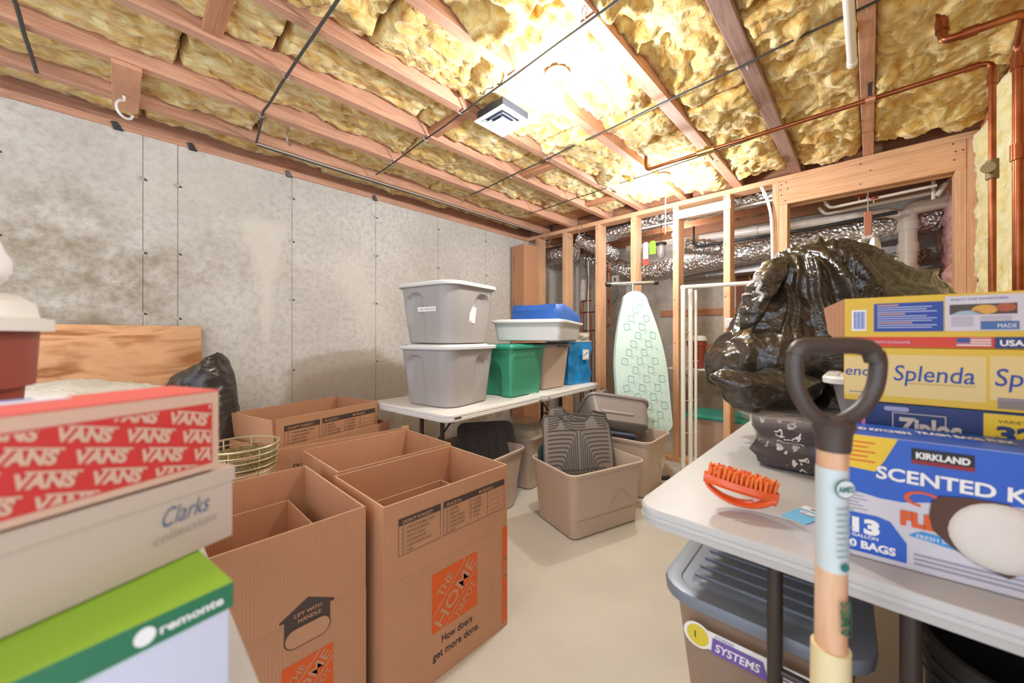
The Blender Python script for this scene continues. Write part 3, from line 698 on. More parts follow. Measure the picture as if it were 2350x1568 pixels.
# ---- green tote
GRN = mat('green_plastic', '#3f9672', .32, bump=.02, bs=150); GRND = mat('teal_lid', '#2f9d80', .35)
def rdent(nx, ny, k, L_, W_):
    x = nx * L_ / 2; y = ny * W_ / 2
    if abs(ny) > .98 and .78 < k < .97: y += math.copysign(.007 * (1 if int((x + 9) * 110) % 2 else .4), y)
    if abs(nx) > .98 and abs(y) < .09 and k < .72:
        q = abs(y) / .09; x -= math.copysign(.035 * (1 - q ** 4) * sstep(0, .1, .72 - .2 * q * q - k), x)
    return x, y
t = tote('green tote with ribbed rim, standing right of the grey totes', (2.005, 1.958, .74), rad(5), .42, .42, .355, GRN, GRND, taper=.05, r=.03, dent=rdent, nz=26, ns=26)
# ---- tan tote with grey lid and latch
t = tote('tan tote with grey lid, between the green tote and the blue bag', (2.435, 2.01, .74), rad(3), .40, .40, .355, TAN, mat('grey_lid', '#8d8681', .4), taper=.07, r=.035)
G().box(-.02, -.225, .335, .09, -.20, .352).tube([(.0, -.226, .345), (.035, -.235, .325), (.07, -.226, .345)], .004, 6).make('latch', mat('dark_latch', '#6c655f', .4), t, bevel=.003)
# ---- blue translucent bag
BLUE = mat('blue_film', '#1496dc', .18, trans=.10, var=.35, vs=7, coat=.6)
t = thing('gift_bag', 'shiny blue bag with a paper tag at the far end of the table', 'bag', (2.85, 2.00, .742), rad(-3))
def crush(L_, W_, H_, amp, seed, nz=18, topk=1.0, lean=(0, 0), r=.02):
    g = G(); R_ = []
    for i in range(nz + 1):
        k = i / nz; ring = []
        for x, y in rr(L_ * (1 + (topk - 1) * k), W_ * (1 + (topk - 1) * k), r, 4, 12):
            n_ = amp * noise.noise(Vector((x * 7 + seed, y * 7, k * 3))) + amp * .7 * (abs(noise.noise(Vector((x * 11, y * 11 + seed, k * 6)))) * 2 - .5)
            s_ = 1 + n_ / .15 * (math.sin(k * PI) * .9 + .15)
            ring.append((x * s_ + lean[0] * k, y * s_ + lean[1] * k, k * H_))
        R_.append(ring)
    return g, R_
g, R_ = crush(.32, .27, .375, .012, 4, 20, 1.04); g.loft(R_, cap1=False); g.loft([[(x * .985, y * .985, z) for x, y, z in q] for q in R_[::-1]], cap0=False, cap1=False)
g.make('bag_body', BLUE, t, True)
G().tube(bend([(-.165, -.14, .375), (.165, -.14, .375), (.165, .14, .375), (-.165, .14, .375), (-.165, -.14, .375)], .02), .004, 6).make('white_hem', PEX, t, True)
f = Face((.0, -.150, .0), (1, 0, 0), (0, -.03, 1)); f.rect(-.01, .215, .085, .305, WHITEPAPER, 6); f.frame(-.005, .22, .08, .30, .003, mat('tag_gold', '#b59a5e', .6), 7)
f.text('OVER', .008, .238, .022, INK, 7, a=rad(28), width=None, shear=.2); f.make(t, 'paper_tag', 'white square tag with writing')
G().tube(smoothpath([(.165, -.10, .34), (.20, -.12, .30), (.185, -.10, .22)], 6), .003, 6).make('handle', BLK, t, True)
g, R_ = crush(.26, .22, .11, .02, 9, 8, 1.25); g.loft(R_)
g.make('bag_filling', mat('clear_film', '#efe3cf', .15, alpha=.75, coat=.8, bump=.9, bs=14), t, True, loc=(0, 0, .345))['label'] = 'crinkled clear film rising out of the bag'
# power strip like black grip behind blue bag


t = thing('plastic_case', 'narrow white case with black latches squeezed between blue bag and stud', 'case', (3.035, 2.10, .742), rad(6))
G().box(-.02, -.17, 0, .03, .17, .40).make('case_body', mat('white_case', '#dedbd6', .5), t, bevel=.012)
for z in (.10, .24): G().tube(bend([(.005, -.170, z - .035), (.005, -.186, z - .03), (.005, -.186, z + .03), (.005, -.170, z + .035)], .01), .006, 8).make('latch', BLK, t, True)

# ---- clear under-bed box, then the blue bag on it
CLR = mat('frosted_clear_plastic', '#eeece8', .35, alpha=.62, coat=.3)
t = thing('underbed_box', 'long shallow clear box with white lid lying across the green and tan totes', 'box', (2.36, 1.925, 1.132), rad(24))
tote_body(.84, .54, .145, .05, .04, .012, .003, None, 8).make('body', CLR, t, True)
o = tote_lid(.84, .54, .045, th=.018, panel=.03).make('lid', WHITEP, t, True); o.location = (0, 0, .151)
G().box(-.36, -.17, .006, .1, .17, .07).make('folded_cloth', mat('beige_cloth', '#d7cdbf', .9, bump=.3, bs=30), t, bevel=.02)
t.location.z = 1.128
BAGB = mat('blue_nylon', '#2b5dab', .5, bump=.12, bs=25)
t = thing('nylon_bag', 'flat royal blue nylon bag lying on the clear box', 'bag', (2.44, 1.90, 1.284), rad(17))
g = G(); R_ = []
for i in range(33):
    k = i / 32; x = -.34 + .86 * k
    hh = .118 * sstep(-.05, .035, k) * (1 - .12 * sstep(.3, 0, k)) * (1 - .80 * sstep(.12, .95, k)) + .010; ww = .20 * (1 - .66 * sstep(.62, 1.0, k)) * (.86 + .14 * sstep(.0, .06, k))
    z0 = -.06 * sstep(.84, 1.0, k)
    prof = [(-1, .0), (-1.01, .4), (-.97, .80), (-.90, 1.0), (-.4, 1.0), (0, .97), (.4, 1.0), (.92, 1.0), (.98, .8), (1, .35), (1, 0), (.5, 0), (-.5, 0)]
    R_.append([(x + .05 * (1 - b_) * (k < .05) * 0 - .03 * (a < -.9) * (1 - k), a * ww + .010 * noise.noise(Vector((k * 9, b_ * 3, 5))) * (b_ > 0), z0 + b_ * hh + (.014 * noise.noise(Vector((k * 8, a * 2.5, 1))) if b_ > .3 else 0)) for a, b_ in prof])
g.loft(R_); o = g.make('bag_body', BAGB, t, True)
g = G()
for k in range(5): g.tube([(.46 + .018 * k, -.055, -.015 - .004 * k), (.46 + .018 * k, -.06, .03 - .006 * k), (.46 + .018 * k, .05, .045 - .006 * k)], .006, 6)
g.lathe([(0, 0), (.036, .003), (.04, .02), (.03, .034), (0, .036)], 14, (.53, -.0, -.02)); g.make('gathered_end', mat('pale_blue_webbing', '#8f9fc6', .7), t, True)

# ---- moving boxes
def moving_box(lab, loc, rz, L_, W_, Hb, Hf, name='cardboard_box', tilt=(0, 0, 0, 0), w=.0045, group=None, slit=True, inside=True):
    """open carton; L_ along local x, W_ along local y; body Hb high with four flaps standing up to Hf"""
    t_ = thing(name, lab, 'box', loc, rz, group); x, y = L_ / 2, W_ / 2
    g = G()
    g.box(-x, -y, 0, x, -y + w, Hb); g.box(-x, y - w, 0, x, y, Hb); g.box(-x, -y + w, 0, -x + w, y - w, Hb); g.box(x - w, -y + w, 0, x, y - w, Hb)
    g.box(-x + w, -y + w, 0, x - w, y - w, w); g.make('body', [CARD, CARDE], t_)
    mm = [0, 1, 0, 0, 0, 0]; e = .0012; fh = Hf - Hb
    for i, (a0, b0, a1, b1, ax, px, py) in enumerate([(-x + e, 0, x - e, w, 'X', 0, -y), (-x + e, -w, x - e, 0, 'X', 0, y), (0, -y + w + e, w, y - w - e, 'Y', -x, 0), (-w, -y + w + e, 0, y - w - e, 'Y', x, 0)]):
        g = G(); g.box(a0, b0, .0006, a1, b1, fh, [0, 1, 1 if ax == 'Y' else 0, 1 if ax == 'X' else 0, 1 if ax == 'Y' else 0, 1 if ax == 'X' else 0] if False else mm)
        f_ = g.make('flap', [CARD, CARDE], t_); f_.location = (px, py, Hb)
        f_.rotation_euler = ((tilt[i] if ax == 'X' else 0), (tilt[i] if ax == 'Y' else 0), 0)
    return t_
def place_in(fc, x0, z0, k=1.0):
    """the checklist print: x0,z0 = upper left; k scales"""
    def R(a, b, c, d, m, l=0): fc.rect(x0 + a * k, z0 - d * k, x0 + c * k, z0 - b * k, m, l)
    def Fm(a, b, c, d): fc.frame(x0 + a * k, z0 - d * k, x0 + c * k, z0 - b * k, .0014, INK)
    def T(s, a, b, h, **q): fc.text(s, x0 + a * k, z0 - b * k, h * k, q.pop('m', INK), 2, **q)
    Fm(0, 0, .17, .125); R(0, 0, .17, .024, INK, 1); T("DON'T FORGET:", .015, .019, .012, m=KRAFT, shear=.2, bold=.02)
    for i, s in enumerate(['CUSHION BUBBLE WRAP', 'MOVING BLANKETS', 'STRETCH WRAP', 'PACKING PAPER', 'FOAM CUSHION ROLL', 'TAPE']):
        T(s, .03, .041 + i * .0155, .0085, width=.006 * len(s) * k); fc.frame(x0 + .013 * k, z0 - (.042 + i * .0155) * k, x0 + .022 * k, z0 - (.032 + i * .0155) * k, .001, INK)
    R(.183, 0, .50, .024, INK, 1); Fm(.183, 0, .50, .125); R(.40, .024, .4015, .125, INK, 1)
    T('PLACE IN:', .195, .019, .012, m=KRAFT, shear=.2, bold=.02); R(.355, .008, .365, .018, KRAFT, 2); T('FRAGILE', .37, .019, .012, m=KRAFT, shear=.2, bold=.02)
    for i, s in enumerate(['MASTER', 'BEDROOM', 'FAMILY ROOM', 'LIVING ROOM', 'DINING ROOM', 'BATH']):
        T(s, .212, .041 + i * .0155, .0085, width=.0062 * len(s) * k); fc.frame(x0 + .195 * k, z0 - (.042 + i * .0155) * k, x0 + .204 * k, z0 - (.032 + i * .0155) * k, .001, INK)
    for i, s in enumerate(['KITCHEN', 'LAUNDRY', 'BASEMENT', 'GARAGE', 'ATTIC']):
        T(s, .325, .041 + i * .0155, .0085, width=.0062 * len(s) * k); fc.frame(x0 + .308 * k, z0 - (.042 + i * .0155) * k, x0 + .317 * k, z0 - (.032 + i * .0155) * k, .001, INK)
    for i in range(4): R(.41, .045 + i * .02, .49, .0458 + i * .02, INK, 1)
def stadium(fc, cx, cz, hw, r, m, l):
    fc.poly([(cx + hw + r * math.cos(a), cz + r * math.sin(a)) for a in [-PI / 2 + PI * k / 12 for k in range(13)]] + [(cx - hw + r * math.cos(a), cz + r * math.sin(a)) for a in [PI / 2 + PI * k / 12 for k in range(13)]], m, l)
def square_logo(fc, x0, z0, s):
    """orange square with slanted stencil words"""
    fc.rect(x0, z0, x0 + s, z0 + s, ORANGE, 0); a = PI / 4
    def row(t_, d, h, c):   # d: distance below the diagonal, c: centre shift along it
        vs, fs, a0, a1, _ = tgeo(t_, .015, 0); wd = (a1 - a0) * h / .73
        cx = x0 + s / 2 + d * math.sin(a) * 1 + c * math.cos(a); cz = z0 + s / 2 - d * math.cos(a) + c * math.sin(a)
        fc.text(t_, cx - wd / 2 * math.cos(a) + h / 2 * math.sin(a), cz - wd / 2 * math.sin(a) - h / 2 * math.cos(a), h, KRAFT, 1, a=a, bold=.015)
    row('THE', -s * .325, s * .155, 0)
    vs, fs, a0, a1, _ = tgeo('HOME', .012, 0); h = s * .235; k = 1; wd = s * 1.12
    cx, cz = x0 + s / 2, z0 + s / 2
    fc.text('HOME', cx - wd / 2 * math.cos(a) + h / 2 * math.sin(a), cz - wd / 2 * math.sin(a) - h / 2 * math.cos(a), h, KRAFT, 1, a=a, bold=.012, width=wd)
    row('DEPOT', s * .315, s * .135, 0)
    for d in (-.185, .185):
        q = d * s; L2 = (s * .70710678 - abs(q)) * .98
        ux, uz = math.cos(a), math.sin(a); px, pz = cx + q * math.sin(a), cz - q * math.cos(a)
        w_ = .0022
        fc.poly([(px - L2 * ux + w_ * uz, pz - L2 * uz - w_ * ux), (px + L2 * ux + w_ * uz, pz + L2 * uz - w_ * ux), (px + L2 * ux - w_ * uz, pz + L2 * uz + w_ * ux), (px - L2 * ux - w_ * uz, pz - L2 * uz + w_ * ux)], KRAFT, 1)
# A: front right
A = moving_box('open carton with orange square logo and MEDIUM stripe, nearest the bare floor', (.815, 1.245, 0), 0, .535, .372, .40, .645, tilt=(0, 0, rad(.8), 0))
f = Face((-.2675, -.186, 0), (1, 0, 0))
# the print of the flap region follows the flap
fp = Face((-.2675, -.1865, 0), (1, 0, 0)); place_in(fp, .052, .592, .93)
fp.make(A, 'checklist_print')
square_logo(f, .175, .163, .20)
f.text('How doers', .215, .115, .027, BLACKINK, 1, bold=.01, width=.135); f.text('get more done.', .178, .072, .027, BLACKINK, 1, bold=.01, width=.205)
OR2 = ORANGE
f.rect(.505, .02, .5345, .40, ORANGE); f.text('MEDIUM', .5275, .195, .017, KRAFT, 1, a=PI / 2, bold=.03, width=None); f.text('HEAVY', .518, .075, .008, KRAFT, 1, a=PI / 2); f.text('DUTY', .529, .08, .008, KRAFT, 1, a=PI / 2)
f.make(A, 'printing', 'orange square logo, slogan and orange size stripe')
# B: behind A
B_ = moving_box('open carton directly behind the one with the MEDIUM stripe', (.835, 1.648, 0), 0, .525, .40, .40, .648, tilt=(rad(-1), rad(-2), 0, rad(1)))
# nested cartons inside
moving_box('smaller open carton nested inside the nearest floor carton', (.79, 1.28, .006), 0, .46, .28, .36, .50, name='nested_carton')
# C: front left
Cx = moving_box('open carton with the LIFT WITH HANDLE arrow, beside the green-lidded shoe box', (.328, 1.372, 0), 0, .385, .525, .40, .645, tilt=(0, 0, 0, rad(-.8)))
f = Face((-.1925, -.2625, 0), (1, 0, 0))
cx = .222; z = .385; q = .66
f.poly([(cx - .105 * q, z + .045 * q), (cx - .105 * q, z + .036 * q), (cx - .088 * q, z + .036 * q), (cx - .088 * q, z - .055 * q), (cx + .088 * q, z - .055 * q), (cx + .088 * q, z + .036 * q), (cx + .105 * q, z + .036 * q), (cx + .105 * q, z + .045 * q), (cx, z + .10 * q)], INK, 0)
stadium(f, cx, z - .045 * q, .048 * q, .042 * q, INK, 1); stadium(f, cx, z - .045 * q, .048 * q, .037 * q, KRAFT, 2)
f.text('LIFT WITH', cx - .052 * q, z + .037 * q, .0165 * q, KRAFT, 2, bold=.02); f.text('HANDLE', cx - .038 * q, z + .012 * q, .0165 * q, KRAFT, 2, bold=.02)
square_logo(f, .158, .16, .13)
f.make(Cx, 'printing', 'dark handle arrow above an orange square logo')
G().tube(bend([(0, -.2645, .352), (.02, -.2645, .343), (.06, -.2645, .347), (.075, -.2645, .36)], .01), .0005, 4).make('hand_hole_cut', CARDE, Cx)
moving_box('smaller open carton nested inside the carton beside the shoe boxes', (.30, 1.40, .006), 0, .30, .42, .38, .53, name='nested_carton')
# D: flat carton leaning upright behind B
D = thing('flattened_carton', 'flattened carton standing on edge behind the open cartons, with small QUICK print', 'box', (.80, 1.895, 0), rad(-3.5))
G().box(-.335, -.006, 0, .315, -.001, .655, [0, 1, 0, 0, 0, 0]).make('front_panel', [CARD, CARDE], D)
G().box(-.335, .001, 0, .315, .006, .64, [0, 1, 0, 0, 0, 0]).make('rear_panel', [CARD, CARDE], D)
G().box(.285, -.010, .60, .325, .010, .662).make('folded_corner', CARD, D, bevel=.004)
f = Face((-.335, -.006, 0), (1, 0, 0)); f.text('QUICK', .085, .560, .020, BLACKINK, 1, bold=.01); f.rect(.085, .535, .16, .540, BLACKINK, 1)
f.make(D, 'printing')
# F and E
F_ = moving_box('wide open carton holding a printed carton, at the foot of the concrete wall', (.80, 2.40, 0), rad(14), .72, .50, .40, .615, tilt=(0, 0, 0, 0))
Eb = moving_box('taller open carton with checklist print, standing inside the wide one by the wall', (.79, 2.385, .006), rad(14), .62, .40, .50, .745, tilt=(0, 0, rad(-5), 0))
f = Face((-.3175, -.2005, 0), (1, 0, 0)); place_in(f, .045, .705, 1.12); f.make(Eb, 'checklist_print')

# ---- floor totes
t = tote('open taupe tote with a black lid standing in it, behind the open cartons', (1.70, 1.99, 0), rad(8), .47, .60, .40, TAN, None, taper=.09, r=.06); 
BLID = mat('charcoal_lid', '#4c4747', .45)
def leaning_lid(lab, loc, rot, L_, W_, m, ribs=5, name='tote_lid', axis=0, th=.022, r=.05):
    t_ = thing(name, lab, 'lid', loc, rot=rot)
    tote_lid(L_, W_, r, th=th, ribs=ribs, rib_axis=axis).make('lid_panel', m, t_, True); return t_
leaning_lid('charcoal lid with raised ribs leaning inside the taupe tote', (1.80, 1.95, .345), (rad(58), rad(0), rad(-32)), .40, .44, BLID, 4)
t = tote('tan tote under the table with a clear domed lid, behind the rubber mats', (2.28, 2.10, 0), rad(8), .46, .56, .40, TAN, None, taper=.09, r=.06)
g = G(); g.loft([[(x, y, z) for x, y in rr(.47 + o_, .57 + o_, .07, 5, 6)] for o_, z in ((.0, -.012), (.012, -.012), (.012, .0), (-.03, .004), (-.06, .045), (-.14, .06), (-.3, .063))])
g.make('lid', mat('clear_tan_film', '#cdbfa8', .15, alpha=.7, coat=.8, bump=.5, bs=8), t, True, loc=(0, 0, .41))['label'] = 'clear domed plastic lid'
G().box(-.16, -.2, .36, .18, .15, .40).make('green_rim_contents', GRND, t, bevel=.02)
B1 = tote('open taupe tote holding black rubber car mats, front of the floor totes', (2.075, 1.315, 0), rad(-17), .60, .45, .385, TAN, None, taper=.06, r=.05)
f = Face((-.262, -.179, 0), (1, 0, 0), (0, -.13, 1))
g = G()
for (a, b_) in (((.28, .16), (.36, .235)), ((.36, .235), (.44, .16)), ((.29, .11), (.41, .115))):
    g.tube([(-.262 + a[0], -.178 - a[1] * .1323, a[1]), (-.262 + b_[0], -.178 - b_[1] * .1323, b_[1])], .0022, 5)
g.tube([(-.29, -.195, .105), (.285, -.195, .105)], .002, 5)
g.make('moulded_ridges', TAN, B1, True)
g = G(); g.tube([(.0, .205, .335), (.14, .208, .335)], .006, 8)
for x in (.02, .07, .12): g.tube([(x, .205, .335), (x, .185, .345)], .003, 5)
g.make('lid_hinge', TANR, B1, True)
B2 = tote('open taupe tote with an upturned tote on it, in front of the ironing board', (2.745, 1.43, 0), rad(3), .46, .64, .42, TAN, None, taper=.09, r=.06)
G().lathe([(.05, 0), (.055, .002), (.03, .004)], 18, M=Matrix.Translation((.12, -.285, .21)) @ Matrix.Rotation(PI / 2, 4, 'X')).make('moulded_badge', TANR, B2, True)
# upturned tote resting in B2
fw0 = Vector((math.cos(YAW), math.sin(YAW), 0)); rt0 = Vector((math.sin(YAW), -math.cos(YAW), 0)); UPV = Vector((0, 0, 1))
xd_ = (rt0 * 1.0 + fw0 * .12 - UPV * .16).normalized(); zd_ = (UPV * .62 + fw0 * .72 + rt0 * .22); zd_ = (zd_ - xd_ * zd_.dot(xd_)).normalized(); yd_ = zd_.cross(xd_)
ct_ = Vector((2.68, 1.455, .505))
t = thing('storage_tote', 'grey-brown empty tote tipped back inside the open tote before the ironing board', 'tote', tuple(ct_), rot=Matrix((xd_, yd_, zd_)).transposed().to_euler())
UP = mat('warm_grey_plastic', '#8c817b', .38)
tote_body(.53, .37, .22, .07, .07, .014, .0035, None, 10).make('body', UP, t, True, loc=(0, 0, -.11))
g = G(); g.loft([[(x, y, z) for x, y in rr(.26 + o_, .10 + o_, .02, 4, 2)] for o_, z in ((0, 0), (-.004, .005))]); g.make('moulded_panel', UP, t, True, loc=(-.03, -.142, .0), rot=(rad(82), 0, 0))
leaning_lid('slate-blue lid edge tucked under the tipped tote', (2.60, 1.40, .40), Matrix((xd_, yd_, zd_)).transposed().to_euler(), .30, .14, mat('slate_blue', '#626d84', .35), 0)
leaning_lid('dark blue-green lid standing behind the rubber mats', (2.02, 1.47, .27), (rad(84), 0, rad(-38)), .30, .36, mat('dark_teal', '#35474d', .35), 3)

# ---- rubber mats
def car_mat(lab, loc, rot, w=.44, h=.52):
    t_ = thing('rubber_mat', lab, 'mat', loc, rot=rot)
    out = [(-w / 2 + .02, 0), (w / 2 - .01, 0), (w / 2 + .0, h * .5), (w / 2 - .02, h * .84), (w / 2 - .05, h * .97), (.09, h), (.06, h * .93), (-.10, h * .93), (-.14, h * 1.01), (-w / 2 + .01, h), (-w / 2 - .0, h * .9), (-w / 2 + .0, h * .4)]
    g = G(); g.ext(out, 0, .006); g.make('mat_sheet', mat('grey_rubber', '#94897f', .6), t_, bevel=.002)
    g = G(); g.tube([(x * .985, y * .985 + .004, .007) for x, y in out] + [(out[0][0] * .985, .004, .007)], .0045, 6); g.make('raised_edge', RUB, t_, True)
    g = G(); n = 11
    for s in (-1, 1):
        for k in range(n):                       # nested chevrons: up from the middle, then bending outward
            xk = s * (.012 + .0145 * k); ztop = h * .80 - .0 - k * .0265
            if ztop < h * .30: continue
            pts = [(xk, h * .24 + .012 * (k / n), .007), (xk, ztop - .02, .007), (xk + s * .01, ztop - .008, .007)]
            ex = s * (w / 2 - .035); m_ = 5
            for q in range(1, m_ + 1): xx = xk + s * .01 + (ex - xk - s * .01) * q / m_; pts.append((xx, ztop - .008 + .004 * q - .016 * (q / m_) ** 2 * 1.2, .007))
            g.tube(pts, .0034, 5)
        for k in range(5): z0 = h * .84 + k * .016; g.tube([(s * (w / 2 - .04), z0 - .012, .007), (s * (w / 2 - .10 - .01 * k), z0, .007)], .003, 5)
    for k in range(4): g.tube([(-.13 + .012 * k, h * .955 - .018 * k, .007), (-.03, h * .905 - .017 * k, .007), (.05, h * .90 - .017 * k, .007)], .003, 5)
    g.make('ribs', RUB, t_, True)
    g = G(); rg = random.Random(3)
    for r_ in range(6):
        for c_ in range(13):
            x0 = -w / 2 + .035 + c_ * .030 + (.015 if r_ % 2 else 0); z0 = .012 + r_ * .0185 + .006 * (abs(x0) / .2)
            if x0 > w / 2 - .045: continue
            g.box(x0, z0, .006, x0 + .022, z0 + .004, .010); g.box(x0, z0, .006, x0 + .004, z0 + .012, .010); g.box(x0 + .018, z0, .006, x0 + .022, z0 + .012, .010)
    g.make('toe_grip', RUB, t_)
    return t_
def rot_from(xd, up):
    x = Vector(xd).normalized(); u = Vector(up).normalized(); n = x.cross(u).normalized(); u = n.cross(x)
    return Matrix((x, u, n)).transposed().to_euler()
car_mat('black ribbed rubber car mat leaning in the taupe tote, front one', (2.05, 1.345, .19), rot_from((.86, -.50, -.02), (.07, .13, .95)), .50, .46)
car_mat('black ribbed rubber car mat behind the front one, its corner showing above', (2.07, 1.385, .20), rot_from((.86, -.50, -.12), (.07, .12, .95)), .47, .48)

# ---- wire basket on a plain carton
t = thing('cardboard_box', 'plain carton mostly hidden behind the near cartons, carrying the wire basket', 'box', (.30, 1.79, 0), 0)
G().box(-.13, -.10, 0, .13, .10, .47).make('body', CARD, t, bevel=.003); G().box(-.005, -.1005, .3, .005, .1005, .4705).make('seam', CARDE, t)
GOLD = mat('champagne_wire', '#cdbb93', .35, .7); RAT = mat('rattan', '#a08c55', .8, bump=1, bs=120, var=.5, vs=90)
t = thing('wire_basket', 'round champagne wire basket with a woven band inside', 'basket', (.335, 1.80, .472))
R0 = .128
def ringp(r, z, n=40): return [(r * math.cos(2 * PI * k / n), r * math.sin(2 * PI * k / n), z) for k in range(n + 1)]
for z, r in ((.262, .128), (.238, .127), (.215, .126), (.188, .122), (.165, .116), (.14, .112), (.115, .107), (.09, .103), (.06, .098), (.03, .094), (.004, .09)):
    G().tube(ringp(r, z), .0045 if z == .262 else .0028, 7).make('hoop', GOLD, t, True)
for k in range(8):
    a = 2 * PI * k / 8 + .3; G().tube([(r * math.cos(a), r * math.sin(a), z) for z, r in ((.004, .087), (.09, .1), (.188, .119), (.262, .125))], .003, 6).make('upright', GOLD, t, True)
G().lathe([(.119, .175), (.121, .225), (.118, .226), (.116, .175)], 40, caps=False).make('woven_band', RAT, t, True)
G().lathe([(0, .004), (.088, .004), (.088, .0075), (0, .0075)], 24).make('base', GOLD, t, True)

# ---- ironing board leaning on the stud wall
t = thing('ironing_board', 'ironing board with pale green flowered cover, standing on end against the studs', 'ironing board', (0, 0, 0))
a = Vector((2.62, 1.235, .37)).copy()
def wpt(px, py, d):        # a point of the room along one line of sight, used to set leaning things
    u = (px - 1175) / F_PX; v = (773 - py) / F_PX
    fw = Vector((math.cos(YAW), math.sin(YAW), 0)); rt = Vector((math.sin(YAW), -math.cos(YAW), 0))
    return Vector((0, 0, EYE)) + (fw + rt * u + Vector((0, 0, v))) * d
bot = wpt(1484, 992, 3.06); tip = wpt(1495, 672, 3.30)
up = (tip - bot).normalized(); Lb = (tip - bot).length
t.location = bot; t.rotation_euler = rot_from(Vector((math.sin(YAW + .12), -math.cos(YAW + .12), 0)), up)
def bwid(k): return .232 * (1 if k < .40 else 1 - .66 * ((k - .40) / .60) ** 1.75) * (min(1, (k + .002) / .05) ** .35 * .25 + .75 if k < .05 else 1)
outl = []
for i in range(81): k = 1 - (1 - i / 80) ** 1.8; wv = bwid(k) if k < .925 else bwid(.925) * math.sqrt(max(0, 1 - ((k - .925) / .075) ** 2)); outl.append((wv, k * Lb))
outl = [(-x, y) for x, y in outl[::-1]] + outl
GC = mat('pale_green_cover', '#cfe5dc', .85, var=.05, vs=10, bump=.2, bs=60)
g = G(); g.loft([[(x * s_, y, z) for x, y in outl] for s_, z in ((.97, -.035), (1.0, -.03), (1.0, .0), (.985, .008), (.9, .011))]); g.make('padded_cover', GC, t, True)
GP = mat('sage_print', '#8cb8a6', .85); GP2 = mat('sage_print_faint', '#b4cfc1', .85)
f = Face((0, 0, .0115), (1, 0, 0), (0, 1, 0)); rg = random.Random(5)
def ringpoly(f, pts, w, m, l):
    n = len(pts); cxm = sum(p[0] for p in pts) / n; czm = sum(p[1] for p in pts) / n
    for i in range(n):
        p, q = pts[i], pts[(i + 1) % n]; s_ = lambda r: (cxm + (r[0] - cxm) * (1 - w), czm + (r[1] - czm) * (1 - w)); f.poly([p, q, s_(q), s_(p)], m, l)
row = 0; z = .06
while z < Lb - .04:
    x = -.19 + (row % 3) * .045
    while x < .2:
        if abs(x) < bwid(z / Lb) * .9 - .035:
            aa = rg.uniform(-.3, .3); pts = [(x + .030 * (1 + .13 * math.cos(4 * th)) * math.cos(th + PI / 4 + aa), z + .033 * (1 + .13 * math.cos(4 * th)) * math.sin(th + PI / 4 + aa)) for th in [2 * PI * k / 32 for k in range(32)]]
            ringpoly(f, pts, .20, GP, 0); f.disc(x, z, .003, .003, GP, 0, 8)
            for s_ in (-1, 1):
                if abs(x) < bwid(z / Lb) * .8 - .06: f.disc(x + s_ * .022 + .05, z - .042, .007, .011, GP2, 0, 10, s_ * .5)
            if abs(x + .05) < bwid(z / Lb) - .06:
                arc = [(x + .055 + .035 * math.cos(b_), z + .0 + .03 * math.sin(b_)) for b_ in [PI * .9 + k * PI * .10 for k in range(8)]]
                for i in range(7): p, q = arc[i], arc[i + 1]; f.poly([p, q, (q[0] + .001, q[1] + .0025), (p[0] + .001, p[1] + .0025)], GP2, 1)
        x += .135
    z += .074; row += 1
f.make(t, 'flower_print')
g = G(); g.tube([(0.01, Lb - .20, -.06), (.012, Lb + .085, -.045)], .017, 12); g.make('centre_leg', STEEL, t, True)
g = G(); g.tube([(-.20, Lb + .075, -.045), (.22, Lb + .10, -.045)], .017, 12); c_ = g.make('foot_bar', STEEL, t, True)
G().tube([(-.235, Lb + .073, -.045), (-.195, Lb + .0755, -.045)], .021, 12).make('rubber_end', BLK, c_, True); G().tube([(.21, Lb + .0995, -.045), (.25, Lb + .102, -.045)], .022, 12).make('rubber_end', BLK, c_, True)
g = G(); g.tube(bend([(.03, .1, -.05), (.03, -.30, -.05), (.14, -.30, -.05), (.14, .02, -.05)], .02), .006, 8); g.make('wire_leg', STEEL, t, True)
g = G(); g.tube([(.05, -.375, -.045), (.18, -.37, -.045)], .012, 10); c_ = g.make('lower_foot_bar', STEEL, t, True)
G().tube([(.11, -.372, -.045), (.185, -.369, -.045)], .020, 12).make('rubber_end', BLK, c_, True)
g = G(); g.tube([(.06, .1, -.05), (.07, -.37, -.045)], .010, 10).make('lower_leg', STEEL, t, True)

# ---- drying rack
t = thing('drying_rack', 'white folded drying rack standing beside the ironing board', 'rack', (3.27, 1.135, 0), 0)
RK = mat('cream_enamel', '#efe9dc', .35)
fw = Vector((math.cos(YAW), math.sin(YAW), 0)); rt = Vector((math.sin(YAW), -math.cos(YAW), 0))
base_ = Vector((3.27, 1.135, 0)); top_r = wpt(1724, 650, 2.97) - base_
for i, (dx, dy) in enumerate([(0, 0), (.07, -.035), (.11, -.065)]):
    G().tube([(dx, dy, 0), (dx, dy, 1.575 - .01 * i)], .019 if i < 2 else .012, 12).make('post', RK, t, True)
end = Vector((top_r.x, top_r.y, 1.585))
G().tube([(0, 0, 1.575), tuple(end)], .017, 12).make('top_bar', RK, t, True)
G().lathe([(.020, -.02), (.023, 0), (.017, .015), (0, .02)], 12, (0, 0, 1.575)).make('corner_cap', RK, t, True)
o = G().lathe([(.020, -.02), (.023, 0), (.017, .015), (0, .02)], 12, tuple(end)).make('corner_cap', RK, t, True)
G().tube([(end.x, end.y, 0), tuple(end)], .011, 10).make('post', RK, t, True)
for z in (.35, .62, .95, 1.2):
    G().tube([(-.02, .01, z), (.13, -.08, z + .005)], .003, 6).make('cross_wire', RK, t, True)
G().box(-.03, -.09, 0, .15, .03, .012).make('floor_foot', RK, t, bevel=.003)

